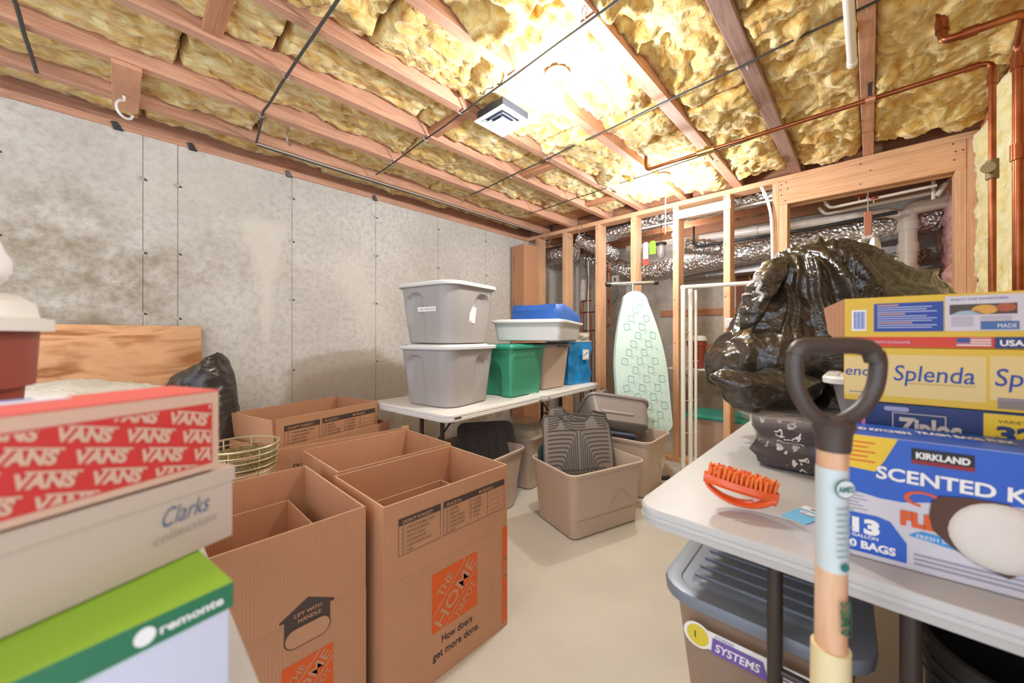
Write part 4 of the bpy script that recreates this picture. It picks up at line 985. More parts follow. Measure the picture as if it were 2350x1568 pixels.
# ---- tall flat carton in the corner
t = thing('tall_carton', 'tall narrow shipping carton standing on end in the far left corner', 'box', (3.36, 2.985, 0), rad(-6))
G().box(-.12, -.11, 0, .12, .11, 2.235).make('body', CARD, t, bevel=.003)
f = Face((-.121, .11, 0), (0, -1, 0)); f.text('KEEP DRY  THIS SIDE UP', .05, 1.35, .018, INK, 0, a=PI / 2, bold=.01); f.text('DO NOT BEND', .05, 1.95, .018, INK, 0, a=PI / 2, bold=.01); f.rect(.085, .02, .088, 2.2, CARDE, 0); f.make(t, 'printing')
f = Face((-.12, -.111, 0), (1, 0, 0))
for i, s_ in enumerate(['KATY', 'GOB', 'CRO']): f.text(s_, .06 + .05 * i, 1.44, .022, INK, 0, a=PI / 2, bold=.02)
f.make(t, 'printing')

# ---- plywood sheet leaning on the left wall
m = wood('plywood', 0, '#eeb27e', '#b06a30', gs=.16, axk=5.0, con=.95)
t = tag(G().box(-.72, -.009, 0, .365, .009, 1.232).make('plywood_sheet', m, bevel=.002), 'orange plywood sheet with swirling grain leaning on the concrete wall', 'plywood')
t.location = (0, 2.955, 0.001); t.rotation_euler = (rad(-6.5), 0, 0)

# ---- bag shapes -------------------------------------------------------------------------------
def foilbag(name, col, rough=.22, sc=9.0, coat=.5, tint=None):
    m = bpy.data.materials.new(name); m.use_nodes = True
    nt = m.node_tree; N = nt.nodes; L = nt.links; p = N['Principled BSDF']
    p.inputs['Base Color'].default_value = lin(col); p.inputs['Roughness'].default_value = rough; p.inputs['Coat Weight'].default_value = coat; p.inputs['Coat Roughness'].default_value = .12
    tc = N.new('ShaderNodeTexCoord'); mp = N.new('ShaderNodeMapping'); L.new(tc.outputs['Object'], mp.inputs[0]); mp.inputs['Scale'].default_value = (1.0, 1.0, .45)
    n = N.new('ShaderNodeTexNoise'); n.inputs['Scale'].default_value = sc; n.inputs['Detail'].default_value = 5; n.inputs['Distortion'].default_value = 1.2; L.new(mp.outputs[0], n.inputs['Vector'])
    n2 = N.new('ShaderNodeTexVoronoi'); n2.feature = 'DISTANCE_TO_EDGE'; n2.inputs['Scale'].default_value = sc * 2.4; L.new(mp.outputs[0], n2.inputs['Vector'])
    a_ = N.new('ShaderNodeMath'); a_.operation = 'ADD'; L.new(n.outputs['Fac'], a_.inputs[0])
    r_ = N.new('ShaderNodeMapRange'); r_.inputs[2].default_value = .25; r_.inputs[4].default_value = .22; L.new(n2.outputs['Distance'], r_.inputs[0]); L.new(r_.outputs[0], a_.inputs[1])
    b = N.new('ShaderNodeBump'); b.inputs['Strength'].default_value = .7; b.inputs['Distance'].default_value = .02; L.new(a_.outputs[0], b.inputs['Height']); L.new(b.outputs[0], p.inputs['Normal'])
    return m
BAGM = foilbag('black_bag_film', '#3b3229', .2, 9.0)
def blob(outline, depth, d0, centre, folds, name, m, par, nu=150, nv=70, amp=.02, thick=None, seed=0, tie=None):
    """closed body: a silhouette in a vertical plane, bulging by depth on both sides; outline in metres around centre"""
    def rad_at(th):
        dx, dy = math.cos(th), math.sin(th); best = 0
        for i in range(len(outline)):
            x1, y1 = outline[i]; x2, y2 = outline[(i + 1) % len(outline)]
            ex, ey = x2 - x1, y2 - y1; den = dx * ey - dy * ex
            if abs(den) < 1e-9: continue
            s_ = (x1 * ey - y1 * ex) / den; q = (x1 * dy - y1 * dx) / den
            if s_ > 0 and -1e-6 <= q <= 1 + 1e-6: best = max(best, s_)
        return best
    Rr = [rad_at(2 * PI * i / nu) for i in range(nu)]
    Rr = [(Rr[i - 1] + 2 * Rr[i] + Rr[(i + 1) % nu]) / 4 for i in range(nu)]
    rings = []
    for j in range(nv + 1):
        ph = -PI / 2 + PI * j / nv; ring = []
        c_ = math.cos(ph); rho = max(.0008, c_) ** .75; dp = math.sin(ph)
        for i in range(nu):
            th = 2 * PI * i / nu; x = Rr[i] * rho * math.cos(th); y = Rr[i] * rho * math.sin(th); z = depth * dp
            n_ = folds(x, y, z)
            k_ = 1 + n_ * amp / max(.08, Rr[i]); ring.append((x * k_, y * k_, z + n_ * amp * dp))
        rings.append(ring)
    g = G(); g.loft(rings); return g.make(name, m, par, 'all')
def ridge(v): return 1 - abs(v) * 2
# big bag on the right table; plane faces the room, right along rt
bc = wpt(1880, 745, 1.50)
def px2(pts, c, d): return [((px - c[0]) / F_PX * d, (c[1] - py) / F_PX * d) for px, py in pts]
t = thing('trash_bag', 'big shiny black plastic bag slumped over the boxes on the right table', 'bag', tuple(bc), 0)
t.rotation_euler = rot_from(rt, (0, 0, 1))
sil = px2([(1634, 818), (1625, 850), (1632, 888), (1670, 905), (1685, 935), (1760, 950), (1850, 940), (1930, 925), (2010, 900), (2100, 850), (2150, 780), (2175, 700), (2140, 660), (2070, 622), (2000, 595), (1950, 575), (1900, 566), (1850, 570), (1800, 585), (1782, 615), (1768, 660), (1735, 700), (1700, 760), (1660, 790)], (1880, 745), 1.5)
tie = px2([(1800, 560)], (1880, 745), 1.5)[0]
def fold1(x, y, z):
    an = math.atan2(y - tie[1] - .10, x - tie[0] - .02); r_ = math.hypot(x - tie[0], y - tie[1])
    w1 = noise.noise(Vector((x * 2.5, y * 2.5, z * 2 + 3))) * .35
    a_ = ridge(noise.noise(Vector(((an + w1) * 5.0, r_ * .5, z * 2.2 + 4)))) ** 2
    b_ = ridge(noise.noise(Vector(((an + w1) * 12 + 7, r_ * 1.1, z * 4)))) ** 3
    c_ = ridge(noise.noise(Vector((x * 14 + w1 * 3, y * 9, z * 12)))) ** 4
    return a_ * 1.5 + b_ * .75 + c_ * .28 - .9 + .45 * fbm(Vector((x * 5, y * 5, z * 5)), 2)
blob(sil, .20, 0, None, fold1, 'bag_body', BAGM, t, 260, 100, .026)
# the gathered lip at left, and the hanging skirt
sil2 = px2([(1800, 590), (1760, 600), (1738, 640), (1720, 660), (1708, 700), (1700, 735), (1705, 760), (1730, 735), (1752, 700), (1772, 660), (1796, 625)], (1748, 680), 1.46)
def fold2(x, y, z): return ridge(noise.noise(Vector((x * 5, (y - x * .4) * 42, z * 6)))) * 1.2 + fbm(Vector((x * 20, y * 20, z * 20)), 2)
o = blob(sil2, .06, 0, None, fold2, 'gathered_neck', BAGM, t, 110, 40, .009); q = wpt(1748, 680, 1.46) - bc
o.location = (q.dot(rt), q.z, -q.dot(fw) )
sil3 = px2([(1640, 868), (1660, 845), (1720, 860), (1800, 850), (1880, 870), (1875, 905), (1850, 945), (1790, 948), (1700, 945), (1670, 900)], (1765, 900), 1.32)
def fold3(x, y, z): return ridge(noise.noise(Vector((x * 9, (y + x * .35) * 12, z * 5)))) * 1.3 + fbm(Vector((x * 12, y * 12, z * 12)), 3)
o = blob(sil3, .07, 0, None, fold3, 'hanging_skirt', BAGM, t, 120, 40, .010); q = wpt(1765, 900, 1.32) - bc
o.location = (q.dot(rt), q.z, -q.dot(fw))
o = G().tube(smoothpath([(0, 0, 0), (.008, -.02, .006), (.0, -.045, 0), (.014, -.06, .008), (.006, -.085, .004)], 5), .006, 8).lathe([(0, -.012), (.013, -.006), (.013, .008), (0, .014)], 10).make('tied_knot', foilbag('white_tie', '#d9d4cf', .3), t, True)
q = wpt(1738, 640, 1.40) - bc; o.location = (q.dot(rt), q.z, -q.dot(fw))

# small black bag by the wall
bc2 = wpt(468, 905, 2.06)
t = thing('trash_bag', 'black plastic bag with a pointed twist on top, standing by the concrete wall', 'bag', tuple(bc2), 0); t.rotation_euler = rot_from(rt, (0, 0, 1))
sil = px2([(395, 880), (415, 862), (455, 843), (484, 832), (492, 812), (502, 812), (506, 838), (517, 850), (528, 905), (538, 960), (546, 1005), (552, 1100), (548, 1260), (520, 1275), (430, 1275), (400, 1240), (390, 1000)], (468, 905), 2.06)
DULL = foilbag('black_bag_film_dull', '#3a322d', .35, 6, .3)
blob(sil, .12, 0, None, lambda x, y, z: ridge(noise.noise(Vector((x * 12, y * 4, z * 8)))) * 1.1 + fbm(Vector((x * 9, y * 9, z * 9)), 3), 'bag_body', DULL, t, 130, 50, .011)
g = G(); R_ = []
for i in range(9):
    k = i / 8; R_.append([(.055 + .02 * k + (.042 - .036 * k) * math.cos(a_) * (1 + .3 * math.sin(3 * a_)), .125 + .105 * k, (.035 - .03 * k) * math.sin(a_)) for a_ in [2 * PI * q / 18 + k for q in range(18)]])
g.loft(R_); g.make('twisted_top', DULL, t, 'all')

# sheepskin on a carton
t = thing('cardboard_box', 'plain tall carton under the white sheepskin, hidden behind the shoe boxes', 'box', (-.14, 2.53, 0), rad(-8))
G().box(-.24, -.24, 0, .24, .24, .86).make('body', CARD, t, bevel=.003); G().box(-.241, -.004, .5, .241, .004, .8605).make('seam', CARDE, t)
SK = mat('sheepskin_wool', '#efe8da', .95, bump=1.0, bs=55, var=.12, vs=30)
g = G(); R_ = []
for i in range(30):
    k = i / 29; th_ = math.sin(k * PI) ** .45
    R_.append([(-.34 + .66 * k, y * (.06 + .20 * th_) + .02 * noise.noise(Vector((k * 5, y, 3))), z * (.016 + .085 * th_ * (1 - .5 * k) * (1 + .5 * noise.noise(Vector((k * 4, y * 2, 1))))) + .012 * noise.noise(Vector((k * 22, y * 9, 1)))) for y, z in [(math.cos(a_), max(-.15, math.sin(a_))) for a_ in [2 * PI * q / 28 for q in range(28)]]])
g.loft(R_); o = g.make('sheepskin', SK, None, 'all'); o.location = (-.13, 2.50, .884); o.rotation_euler = (0, 0, rad(-38)); tag(o, 'thick off-white sheepskin lying folded behind the red shoe box', 'sheepskin')

# ---- left near table with shoe boxes
def plain_table(loc, rz, L_, W_, lab, leg=((-.70, .12), (.70, .12))):
    return folding_table(loc, rz, L_, W_, lab, False, leg)
plain_table((-.74, .72, 0), 0, 1.72, .72, 'white plastic table corner under the stack of shoe boxes', ((-.6, .1), (.66, .1)))
def carton(lab, corner, rz, L_, W_, H_, m, me=None, name='shoe_box', lid=None, lidh=.025, lidov=.003, cat='shoe box', mats_l=None):
    """closed box; origin at its near right bottom corner, length runs to -x"""
    t_ = thing(name, lab, cat, corner, rz)
    G().box(-L_, 0, 0, 0, W_, H_).make('body', m, t_, bevel=.0012)
    if lid: G().box(-L_ - lidov, -lidov, H_ - lidh, lidov, W_ + lidov, H_ + .002).make('lid', lid, t_, bevel=.0012)
    return t_
# white box with a green lid
GL = mat('lime_green_card', '#86ac2a', .5, bump=.05, bs=80); GD = mat('dark_green_card', '#2d7550', .5); WB = mat('white_card', '#cfcfdc', .55)
t = carton('white shoe box with green lid, lowest of the stack on the near left table', (.079, .479, .742), rad(9), .36, .17, .162, WB)
g = G(); x0, x1, y0, y1, z0, z1 = -.363, .003, -.003, .173, .139, .165
g.box(x0, y0, z0, x1, y1, z1, [0, 0, 1, 1, 1, 1]); g.make('lid', [GL, GD], t, bevel=.0008)
f = Face((-.363, -.0035, .139), (1, 0, 0)); f.disc(.299, .013, .0075, .008, WHITEPAPER, 0); f.text('remonte', .309, .0088, .0088, WHITEPAPER, 0, bold=.03, width=.048); f.make(t, 'printing', 'white dot and letters on the green lid edge')
# tan box with blue script
CL = mat('pale_tan_card', '#cbb5a2', .6, bump=.04, bs=60)
t = carton('pale tan shoe box with blue script, between the red and the green-lidded box', (.1005, .5865, .908), rad(20.5), .34, .13, .088, CL)
G().box(-.342, -.002, .070, .002, .132, .0885).make('lid', CL, t, bevel=.001); G().box(.0018, .01, .02, .004, .12, .08).make('end_label', WHITEPAPER, t)
f = Face((-.34, -.001, 0), (1, 0, 0)); CB = mat('script_blue', '#4a6285', .6); CG = mat('script_grey', '#9c8f88', .6)
f.text('Clarks', .268, .042, .021, CB, 0, width=.046, a=rad(3), shear=.45, bold=-.005); f.text('collection', .260, .026, .011, CG, 0, width=.060, a=rad(3), bold=-.012)
f.make(t, 'printing', 'blue script over grey letters')
# red patterned box
RC = mat('red_card', '#d33a35', .5); VT = mat('beige_on_red', '#dcb49a', .55)
t = carton('red and tan patterned shoe box on top of the near left stack', (.0855, .5785, 1.0), rad(21.8), .33, .10, .094, VT)
G().box(-.331, -.0005, .0935, .0005, .1005, .0950).make('top_panel', mat('red_top', '#e0625a', .5), t)
G().box(-.33, .070, .0953, -.10, .098, .0962).make('top_stripe', mat('white_stripe', '#e6dfe4', .5), t); G().box(-.33, .088, .0960, -.12, .0995, .0968).make('top_stripe', mat('blue_stripe', '#6f8fcb', .5), t)
f = Face((-.33, 0, 0), (1, 0, 0)); f.rect(.010, .008, .322, .080, RC, 0)
sl = -.27; an = math.atan(sl); ca, sa = math.cos(an), math.sin(an); cl = (.0115, .0095, .3205, .0785)
for r_ in range(-1, 12):
    for c_ in range(-1, 9):
        u_ = c_ * .049 + r_ * .017 - .06; v_ = .155 - r_ * .0198
        x = u_ * ca - v_ * sa; zz = u_ * sa + v_ * ca
        f.text('VANS', x, zz, .0122, VT, 1, width=.039, a=an, bold=.05, clip=cl)
        bx, bz = x + .009, zz + .0146 - .009 * .27; pg = clip_poly([(bx, bz - .0021), (bx + .036 * ca, bz + .036 * sa - .0021), (bx + .036 * ca, bz + .036 * sa), (bx, bz)], cl)
        if len(pg) > 2: f.poly(pg, VT, 1)
f.make(t, 'printing', 'rows of tilted beige letters on red')

# ---- rust coloured bucket with white lid, and white bag
def lidbucket(lab, loc, H_, r, col='#a04a3a'):
    t_ = thing('lidded_bucket', lab, 'bucket', loc)
    m_ = mat('rust_plastic', col, .45, var=.15, vs=6)
    lathe_part('bucket_body', [(0, 0), (r * .72, 0), (r * .74, .006), (r * .90, H_ * .80), (r * .905, H_ * .80 + .002), (r * .97, H_ * .805), (r * 1.0, H_), (r * .96, H_), (r * .9, H_ - .01), (0, H_ - .012)], m_, t_, 40)
    lathe_part('lid', [(r * .97, -.002), (r * 1.10, -.002), (r * 1.10, .016), (r * 1.0, .019), (r * .97, .040), (r * .86, .052), (0, .056)], WHITEP, t_, 40, (0, 0, H_ - .002))
    return t_
lidbucket('rust-red bucket with white lid at the left edge, behind the shoe boxes', (-.228, .93, .742), .43, .145)
t = thing('plastic_bag', 'white plastic bag lying on the lid of the rust-red bucket', 'bag', (-.255, .93, 1.30)); t.rotation_euler = rot_from(rt, (0, 0, 1))
blob([(-.12, -.055), (.10, -.06), (.135, -.05), (.135, -.02), (.11, .005), (.085, .06), (.08, .12), (.02, .16), (-.1, .14), (-.14, 0)], .07, 0, None, lambda x, y, z: ridge(noise.noise(Vector((x * 14, y * 9, z * 9)))) * 1.1, 'bag_body', mat('white_film', '#f2f1f3', .35, bump=.3, bs=20), t, 80, 30, .009)
t.location = (-.215, .90, 1.28)

# ---- right table -----------------------------------------------------------------------------
plain_table((1.80, .052, 0), rad(.3), 1.80, .77, 'white folding table in the right foreground', ((-.83, .10), (.75, .10)))
# totes below it
SL = mat('slate_lid', '#7a7f88', .32)
t = tote('brown tote with ribbed slate-grey lid under the near end of the right table', (1.335, .215, 0), rad(2), .60, .41, .475, mat('brown_taupe_plastic', '#9a806b', .4), None, taper=.10, r=.06, rim=.014)
o = tote_lid(.615, .425, .085, th=.030, panel=.055, dome=-.002).make('lid', SL, t, True); o.location = (0, 0, .492)
g = G()
for k in range(9): x = -.205 + k * .051; g.box(x - .007, -.15, .488, x + .007, .15, .497)
g.make('lid_ribs', SL, o_ := t, bevel=.003)
f = Face((-.262, .20, 0), (0, -1, 0), (-.105, 0, 1)); YL_ = mat('yellow_ink', '#e0c83a', .5); PU = mat('purple_ink', '#7a5aa6', .5)
f.poly([(.075, .375), (.44, .375), (.44, .425), (.075, .425)], WHITEPAPER, 4); f.disc(.085, .40, .034, .034, WHITEPAPER, 5); f.disc(.085, .40, .026, .028, YL_, 6); f.text('1', .078, .392, .02, INK, 7)
f.poly([(.115, .370), (.235, .370), (.225, .412), (.12, .412)], PU, 6); f.text('SYSTEMS', .125, .380, .022, WHITEPAPER, 7, width=.095, bold=.02, shear=.2); f.text('STORAGE', .125, .415, .007, PU, 7)
for k in range(4): f.rect(.25, .382 + k * .009, .42, .385 + k * .009, INK, 6)
f.make(t, 'sticker', 'white sticker with yellow dot and purple band')
t = thing('waste_bin', 'black rounded bin in the dark under the right table', 'bin', (1.20, -.235, 0))
lathe_part('bin_body', [(0, 0), (.12, 0), (.125, .01), (.155, .52), (.162, .55), (.15, .55), (.12, .02), (0, .02)], BLK, t, 32)
for z in (.47, .50): G().lathe([(.157, z), (.16, z + .004), (.157, z + .008)], 32, caps=False).make('hoop', BLK, t, True)

# clear tote with patterned cloth
t = thing('storage_tote', 'clear tote full of dark patterned clothes on the right table', 'tote', (1.60, .085, .743), rad(-1))
CL2 = mat('clear_plastic', '#bdb3ad', .12, alpha=.14, coat=.6)
tote_body(.42, .44, .165, .07, .06, .012, .003, None, 10).make('body', CL2, t, True)
tote_lid(.425, .445, .065, th=.02, panel=.04).make('lid', CL2, t, True, loc=(0, 0, .172))
def patterned():
    m = bpy.data.materials.new('patterned_knit'); m.use_nodes = True; nt = m.node_tree; N = nt.nodes; L = nt.links; p = N['Principled BSDF']; p.inputs['Roughness'].default_value = .9
    tc = N.new('ShaderNodeTexCoord'); v = N.new('ShaderNodeTexVoronoi'); v.feature = 'DISTANCE_TO_EDGE'; v.inputs['Scale'].default_value = 42; L.new(tc.outputs['Object'], v.inputs['Vector'])
    w = N.new('ShaderNodeTexWave'); w.inputs['Scale'].default_value = 30; w.inputs['Distortion'].default_value = 9; L.new(tc.outputs['Object'], w.inputs['Vector'])
    a_ = N.new('ShaderNodeMath'); a_.operation = 'GREATER_THAN'; a_.inputs[1].default_value = .86; L.new(w.outputs['Fac'], a_.inputs[0])
    n = N.new('ShaderNodeTexNoise'); n.inputs['Scale'].default_value = 9; L.new(tc.outputs['Object'], n.inputs['Vector'])
    g_ = N.new('ShaderNodeMath'); g_.operation = 'GREATER_THAN'; g_.inputs[1].default_value = .5; L.new(n.outputs['Fac'], g_.inputs[0])
    mu = N.new('ShaderNodeMath'); mu.operation = 'MULTIPLY'; L.new(a_.outputs[0], mu.inputs[0]); L.new(g_.outputs[0], mu.inputs[1])
    mx = N.new('ShaderNodeMix'); mx.data_type = 'RGBA'; mx.inputs[6].default_value = lin('#544a49'); mx.inputs[7].default_value = lin('#e6dcd3'); L.new(mu.outputs[0], mx.inputs[0]); L.new(mx.outputs[2], p.inputs['Base Color']); return m
g, R_ = crush(.35, .37, .15, .012, 3, 8, 1.08, r=.05); g.loft(R_); g.make('folded_clothes', patterned(), t, True, loc=(0, 0, .008))
t = tote('small grey tote with white lid stacked on the clear tote, seen through the shovel grip', (1.63, -.065, .922), 0, .34, .33, .115, mat('mid_grey_plastic', '#8f8a88', .4), WHITEP, taper=.05, r=.04)

# blue bin-liner box
KB = mat('strong_blue_card', '#1f57bb', .4); KW = mat('grey_white_card', '#cfcad0', .45); KY = mat('yellow_card', '#e9c21f', .45); KN = mat('navy_card', '#1c2f66', .45)
t = thing('liner_box', 'blue and white carton of scented bin liners with a torn opening', 'box', (.968, .078, .742), rad(-84.5))
LK = .40; HK = .232
g = G(); g.box(0, 0, 0, LK, .13, HK, [1, 0, 1, 0, 0, 0]); g.make('body', [KB, KW], t, bevel=.0012)
f = Face((0, 0, 0), (1, 0, 0))
f.poly([(0, .128), (.05, .125), (.09, .118), (.12, .118), (.16, .128), (.24, .145), (.40, .15), (.40, HK - .001), (0, HK - .001)], KB, 0)
f.poly([(0, .172), (.085, .166), (.098, .19), (.115, HK - .001), (0, HK - .001)], KY, 1)
for i in range(5): f.rect(.028, .182 + i * .0088, .085 - (i % 2) * .01, .1845 + i * .0088, ORANGE, 2)
BX = mat('logo_black', '#1b1413', .5)
f.rect(.132, .192, .205, .219, BX, 2); f.rect(.132, .192, .205, .199, mat('logo_red', '#8c1d22', .5), 3); f.text('KIRKLAND', .137, .2025, .011, WHITEPAPER, 4, width=.063, bold=.04)
f.text('SCENTED KITCHEN', .086, .156, .023, WHITEPAPER, 2, width=.29, bold=.028, a=rad(-1))
f.poly([(.028, .01), (.126, .01), (.126, .045), (.105, .078), (.088, .083), (.035, .083), (.022, .07), (.022, .01)], KB, 1)
f.text('13', .053, .048, .026, WHITEPAPER, 2, bold=.06, width=.038); f.text('GALLON', .053, .038, .006, WHITEPAPER, 2, bold=.02, width=.036); f.text('200 BAGS', .030, .018, .014, WHITEPAPER, 2, bold=.04, width=.082)
f.text('FLEX', .118, .080, .024, ORANGE, 2, bold=.07, width=.07)
f.poly([(.128, .062), (.20, .052), (.21, .058), (.205, .068), (.145, .073), (.136, .068)], mat('sky_ink', '#2f8fd0', .5), 2); f.text('FRESH SCENT', .138, .061, .007, WHITEPAPER, 3, width=.06)
for i in range(6): f.rect(.032, .090 + i * .0062, .075 - (i % 3) * .006, .0915 + i * .0062, mat('soft_grey_ink', '#9b95a0', .6), 1)
for i in range(3): f.rect(.135, .012 + i * .008, .30, .0155 + i * .008, mat('soft_grey_ink', '#9b95a0', .6), 1)
arc = [(.146 + .024 * math.cos(a_), .130 + .014 * math.sin(a_)) for a_ in [rad(20) + k * rad(22) for k in range(12)]]
for i in range(11): p, q = arc[i], arc[i + 1]; f.poly([p, q, (.146 + (q[0] - .146) * .72, .130 + (q[1] - .130) * .72), (.146 + (p[0] - .146) * .72, .130 + (p[1] - .130) * .72)], ORANGE, 2)
hole = [(.153, .105), (.156, .130), (.166, .142), (.20, .148), (.24, .148), (.262, .13), (.262, .05), (.24, .028), (.205, .040), (.175, .062), (.157, .082)]
f.disc(.285, .078, .034, .062, ORANGE, 2); f.disc(.285, .078, .028, .054, mat('pale_pinkish', '#e3d5d3', .5), 3); f.poly([(.255, .112), (.27, .128), (.30, .128), (.315, .112), (.30, .118), (.27, .118)], BLUEINK, 4); f.rect(.262, .03, .31, .05, ORANGE, 4)
f.poly(hole, mat('dark_opening', '#5b3d33', .8), 4)
f.make(t, 'printing')
FG = mat('liner_film', '#ddd5ca', .45, bump=.25, bs=14)
g = G(); R_ = []
for i in range(13):
    k = i / 12; rr_ = math.sin(k * PI * .5 + .0) 
    R_.append([(.232 + (.058 + .003 * noise.noise(Vector((a_, k, 1)))) * math.cos(a_) * math.cos(k * PI / 2) ** .6 + .0 * k, .0 - .016 * math.sin(k * PI / 2), .090 + .057 * math.sin(a_) * math.cos(k * PI / 2) ** .6) for a_ in [2 * PI * q / 26 for q in range(26)]])
g.loft(R_); g.make('white_liner_roll', FG, t, 'all')['label'] = 'white film bulging out of the opening'
f = Face((0, 0, HK), (1, 0, 0), (0, 1, 0))
rg = random.Random(9)
for i in range(3):
    f.text(['SCENTED KITCHEN', 'TRASH BAGS FLEX', '13 GALLON'][i], .02 + .13 * i, .05 + .02 * (i % 2), .024, WHITEPAPER, 1, width=.12, bold=.03)
f.rect(.03, .012, .06, .028, mat('pink_ink', '#e77fb0', .5), 1); f.make(t, 'printing')

# navy zip bag box, yellow sweetener boxes
t = thing('zip_bag_box', 'navy and yellow carton of zip bags behind the blue one', 'box', (1.135, .018, .742), rad(-87))
G().box(0, 0, 0, .36, .12, .276).make('body', KN, t, bevel=.001)
f = Face((0, 0, 0), (1, 0, 0)); f.text('Ziploc', .06, .215, .034, mat('silver_ink', '#cdbfb4', .5), 1, width=.088, bold=.045)
f.frame(.052, .2, .128, .258, .0016, mat('silver_ink', '#cdbfb4', .5), 0); stadium(f, .058, .268 - .003, .014, .0048, mat('silver_ink2', '#9f9fc0', .5), 1)
f.rect(.175, .0, .30, .272, KY, 1); f.text('322', .190, .222, .028, KN, 2, width=.075, bold=.05); f.text('VARIETY PACK', .192, .256, .006, INK, 2, width=.07)
f.rect(.004, .21, .01, .26, mat('pink_ink', '#e77fb0', .5), 1); f.make(t, 'printing')
SY = mat('sweet_yellow', '#dbb32e', .5); SP = mat('pale_yellow', '#dfc27d', .5)
t = thing('sweetener_box', 'yellow Splenda-blue lettered carton, lower of the two yellow cartons', 'box', (1.130, .042, 1.020), rad(-87.5))
t['label'] = 'yellow carton with large blue script lettering, lower of the two yellow ones'
G().box(0, 0, 0, .42, .17, .116).make('body', SY, t, bevel=.001)
f = Face((0, 0, 0), (1, 0, 0)); f.rect(.0005, .012, .052, .096, SP, 0); f.rect(.064, .014, .202, .102, SP, 0); f.rect(.206, .02, .33, .104, SP, 0)
f.text('enda', .002, .055, .022, BLUEINK, 1, width=.052, bold=.005, shear=.1)
f.text('Splenda', .078, .048, .034, BLUEINK, 1, width=.110, bold=.004, shear=.12); f.rect(.10, .0425, .19, .044, mat('tan_ink', '#b59462', .6), 1)
f.text('Splenda', .212, .048, .034, BLUEINK, 1, width=.110, bold=.004, shear=.12)
for k in range(7): f.rect(.215, .0 + .006 + k * .003, .32, .0075 + k * .003, BLUEINK, 1)
f.rect(.008, .018, .03, .0195, BLUEINK, 1); f.make(t, 'printing')
t = thing('sweetener_box', 'yellow carton with blue panel, red strip and open flap, topmost on the right table', 'box', (1.132, .042, 1.137), rad(-87.5))
G().box(0, 0, 0, .42, .17, .108).make('body', SY, t, bevel=.001)
f = Face((0, 0, 0), (1, 0, 0)); f.rect(.0, .001, .42, .0225, mat('red_strip', '#cf3a1c', .5), 0); f.rect(.012, .036, .036, .082, WHITEPAPER, 1)
for k in range(9): f.rect(.0155 + k * .0021, .040, .0166 + k * .0021 + (.0006 if k % 3 == 0 else 0), .078, mat('barcode_blue', '#6a7fc0', .5), 2)
f.rect(.048, .034, .148, .094, BLUEINK, 1)
for k in range(11):
    if k in (0, 4, 8): f.rect(.053, .0885 - k * .0047, .085 + .01 * (k % 3), .0908 - k * .0047, mat('peach_ink', '#d9a07a', .5), 2)
    else: f.rect(.053, .0888 - k * .0047, .139 - .007 * (k % 3), .0902 - k * .0047, mat('pale_ink', '#c9cfe6', .5), 2)
f.rect(.150, .034, .30, .103, mat('label_grey', '#cfc6c9', .5), 1); f.rect(.156, .066, .238, .086, mat('photo_dark', '#4a3a2c', .5), 2)
f.disc(.20, .075, .016, .009, mat('photo_gold', '#d39a3a', .5), 3); f.disc(.225, .078, .012, .008, mat('photo_rust', '#a8532e', .5), 3); f.poly([(.156, .066), (.20, .066), (.19, .074), (.17, .073)], mat('photo_blue', '#9fb0bd', .5), 3)
f.text('ENJOY THE SWEETNESS', .158, .094, .004, BLUEINK, 2, width=.07)
for k in range(5): f.rect(.158, .060 - k * .004, .186, .0615 - k * .004, mat('soft_grey_ink', '#9b95a0', .6), 2); f.rect(.195, .060 - k * .004, .232, .0615 - k * .004, mat('soft_grey_ink', '#9b95a0', .6), 2)
f.rect(.195, .037, .240, .052, mat('steel_blue_ink', '#3f659a', .5), 3); f.text('MADE', .215, .040, .008, WHITEPAPER, 4, width=.022)
f.rect(.165, .003, .208, .0205, WHITEPAPER, 1)
for k in range(4): f.rect(.165, .003 + k * .0048, .208, .0054 + k * .0048, mat('flag_red', '#c8504a', .5), 2)
f.rect(.165, .011, .182, .0205, mat('flag_blue', '#3a4a8a', .5), 3); f.rect(.212, .001, .33, .0225, KN, 1); f.text('USA', .218, .006, .011, WHITEPAPER, 2, bold=.03)
f.text('SWEETENED WITH SUCRALOSE', .012, .009, .005, mat('pale_ink', '#c9cfe6', .5), 1, width=.09)
f.make(t, 'printing')
g = G(); g.add([(0, 0, 0), (0, .0, .108), (-.036, -.01, .088), (-.028, -.006, .03), (0, .002, 0), (0, .002, .108), (-.036, -.008, .088), (-.028, -.004, .03)], [(0, 3, 2, 1), (4, 5, 6, 7), (1, 2, 6, 5), (2, 3, 7, 6), (3, 0, 4, 7)]); g.make('open_flap', CARD, t)

# ---- shovel
t = thing('shovel', 'upright D-handled shovel with a light wooden shaft, leaning at the right table', 'shovel', (.722, .040, 0), 0)
t.rotation_euler = (0, 0, YAW - PI / 2)
SHW = mat('ash_wood', '#e6bf9c', .4, col2='#d09a70', vs=6, stretch=(8, 8, .8), coat=.3)
G().tube([(-.004, 0, .22), (-.002, .002, .50), (.000, .002, .86), (.001, .0, 1.02)], .0185, 20, radii=[.02, .02, .0188, .0185]).make('shaft', SHW, t, True)
HP = mat('dark_brown_plastic', '#4b403a', .42)
def hz(z): return 1.147 - (1.147 - z) * .87
dpts = [(.066, 0, 1.135), (.070, 0, 1.115), (.064, 0, 1.075), (.045, 0, 1.042), (.020, 0, 1.022), (0, 0, 1.016), (-.020, 0, 1.022), (-.042, 0, 1.042), (-.058, 0, 1.075), (-.062, 0, 1.115), (-.056, 0, 1.140)]
G().tube(smoothpath([(x * .93 + .002, y, hz(z)) for x, y, z in dpts], 5), .0108, 12).make('grip_frame', HP, t, True)
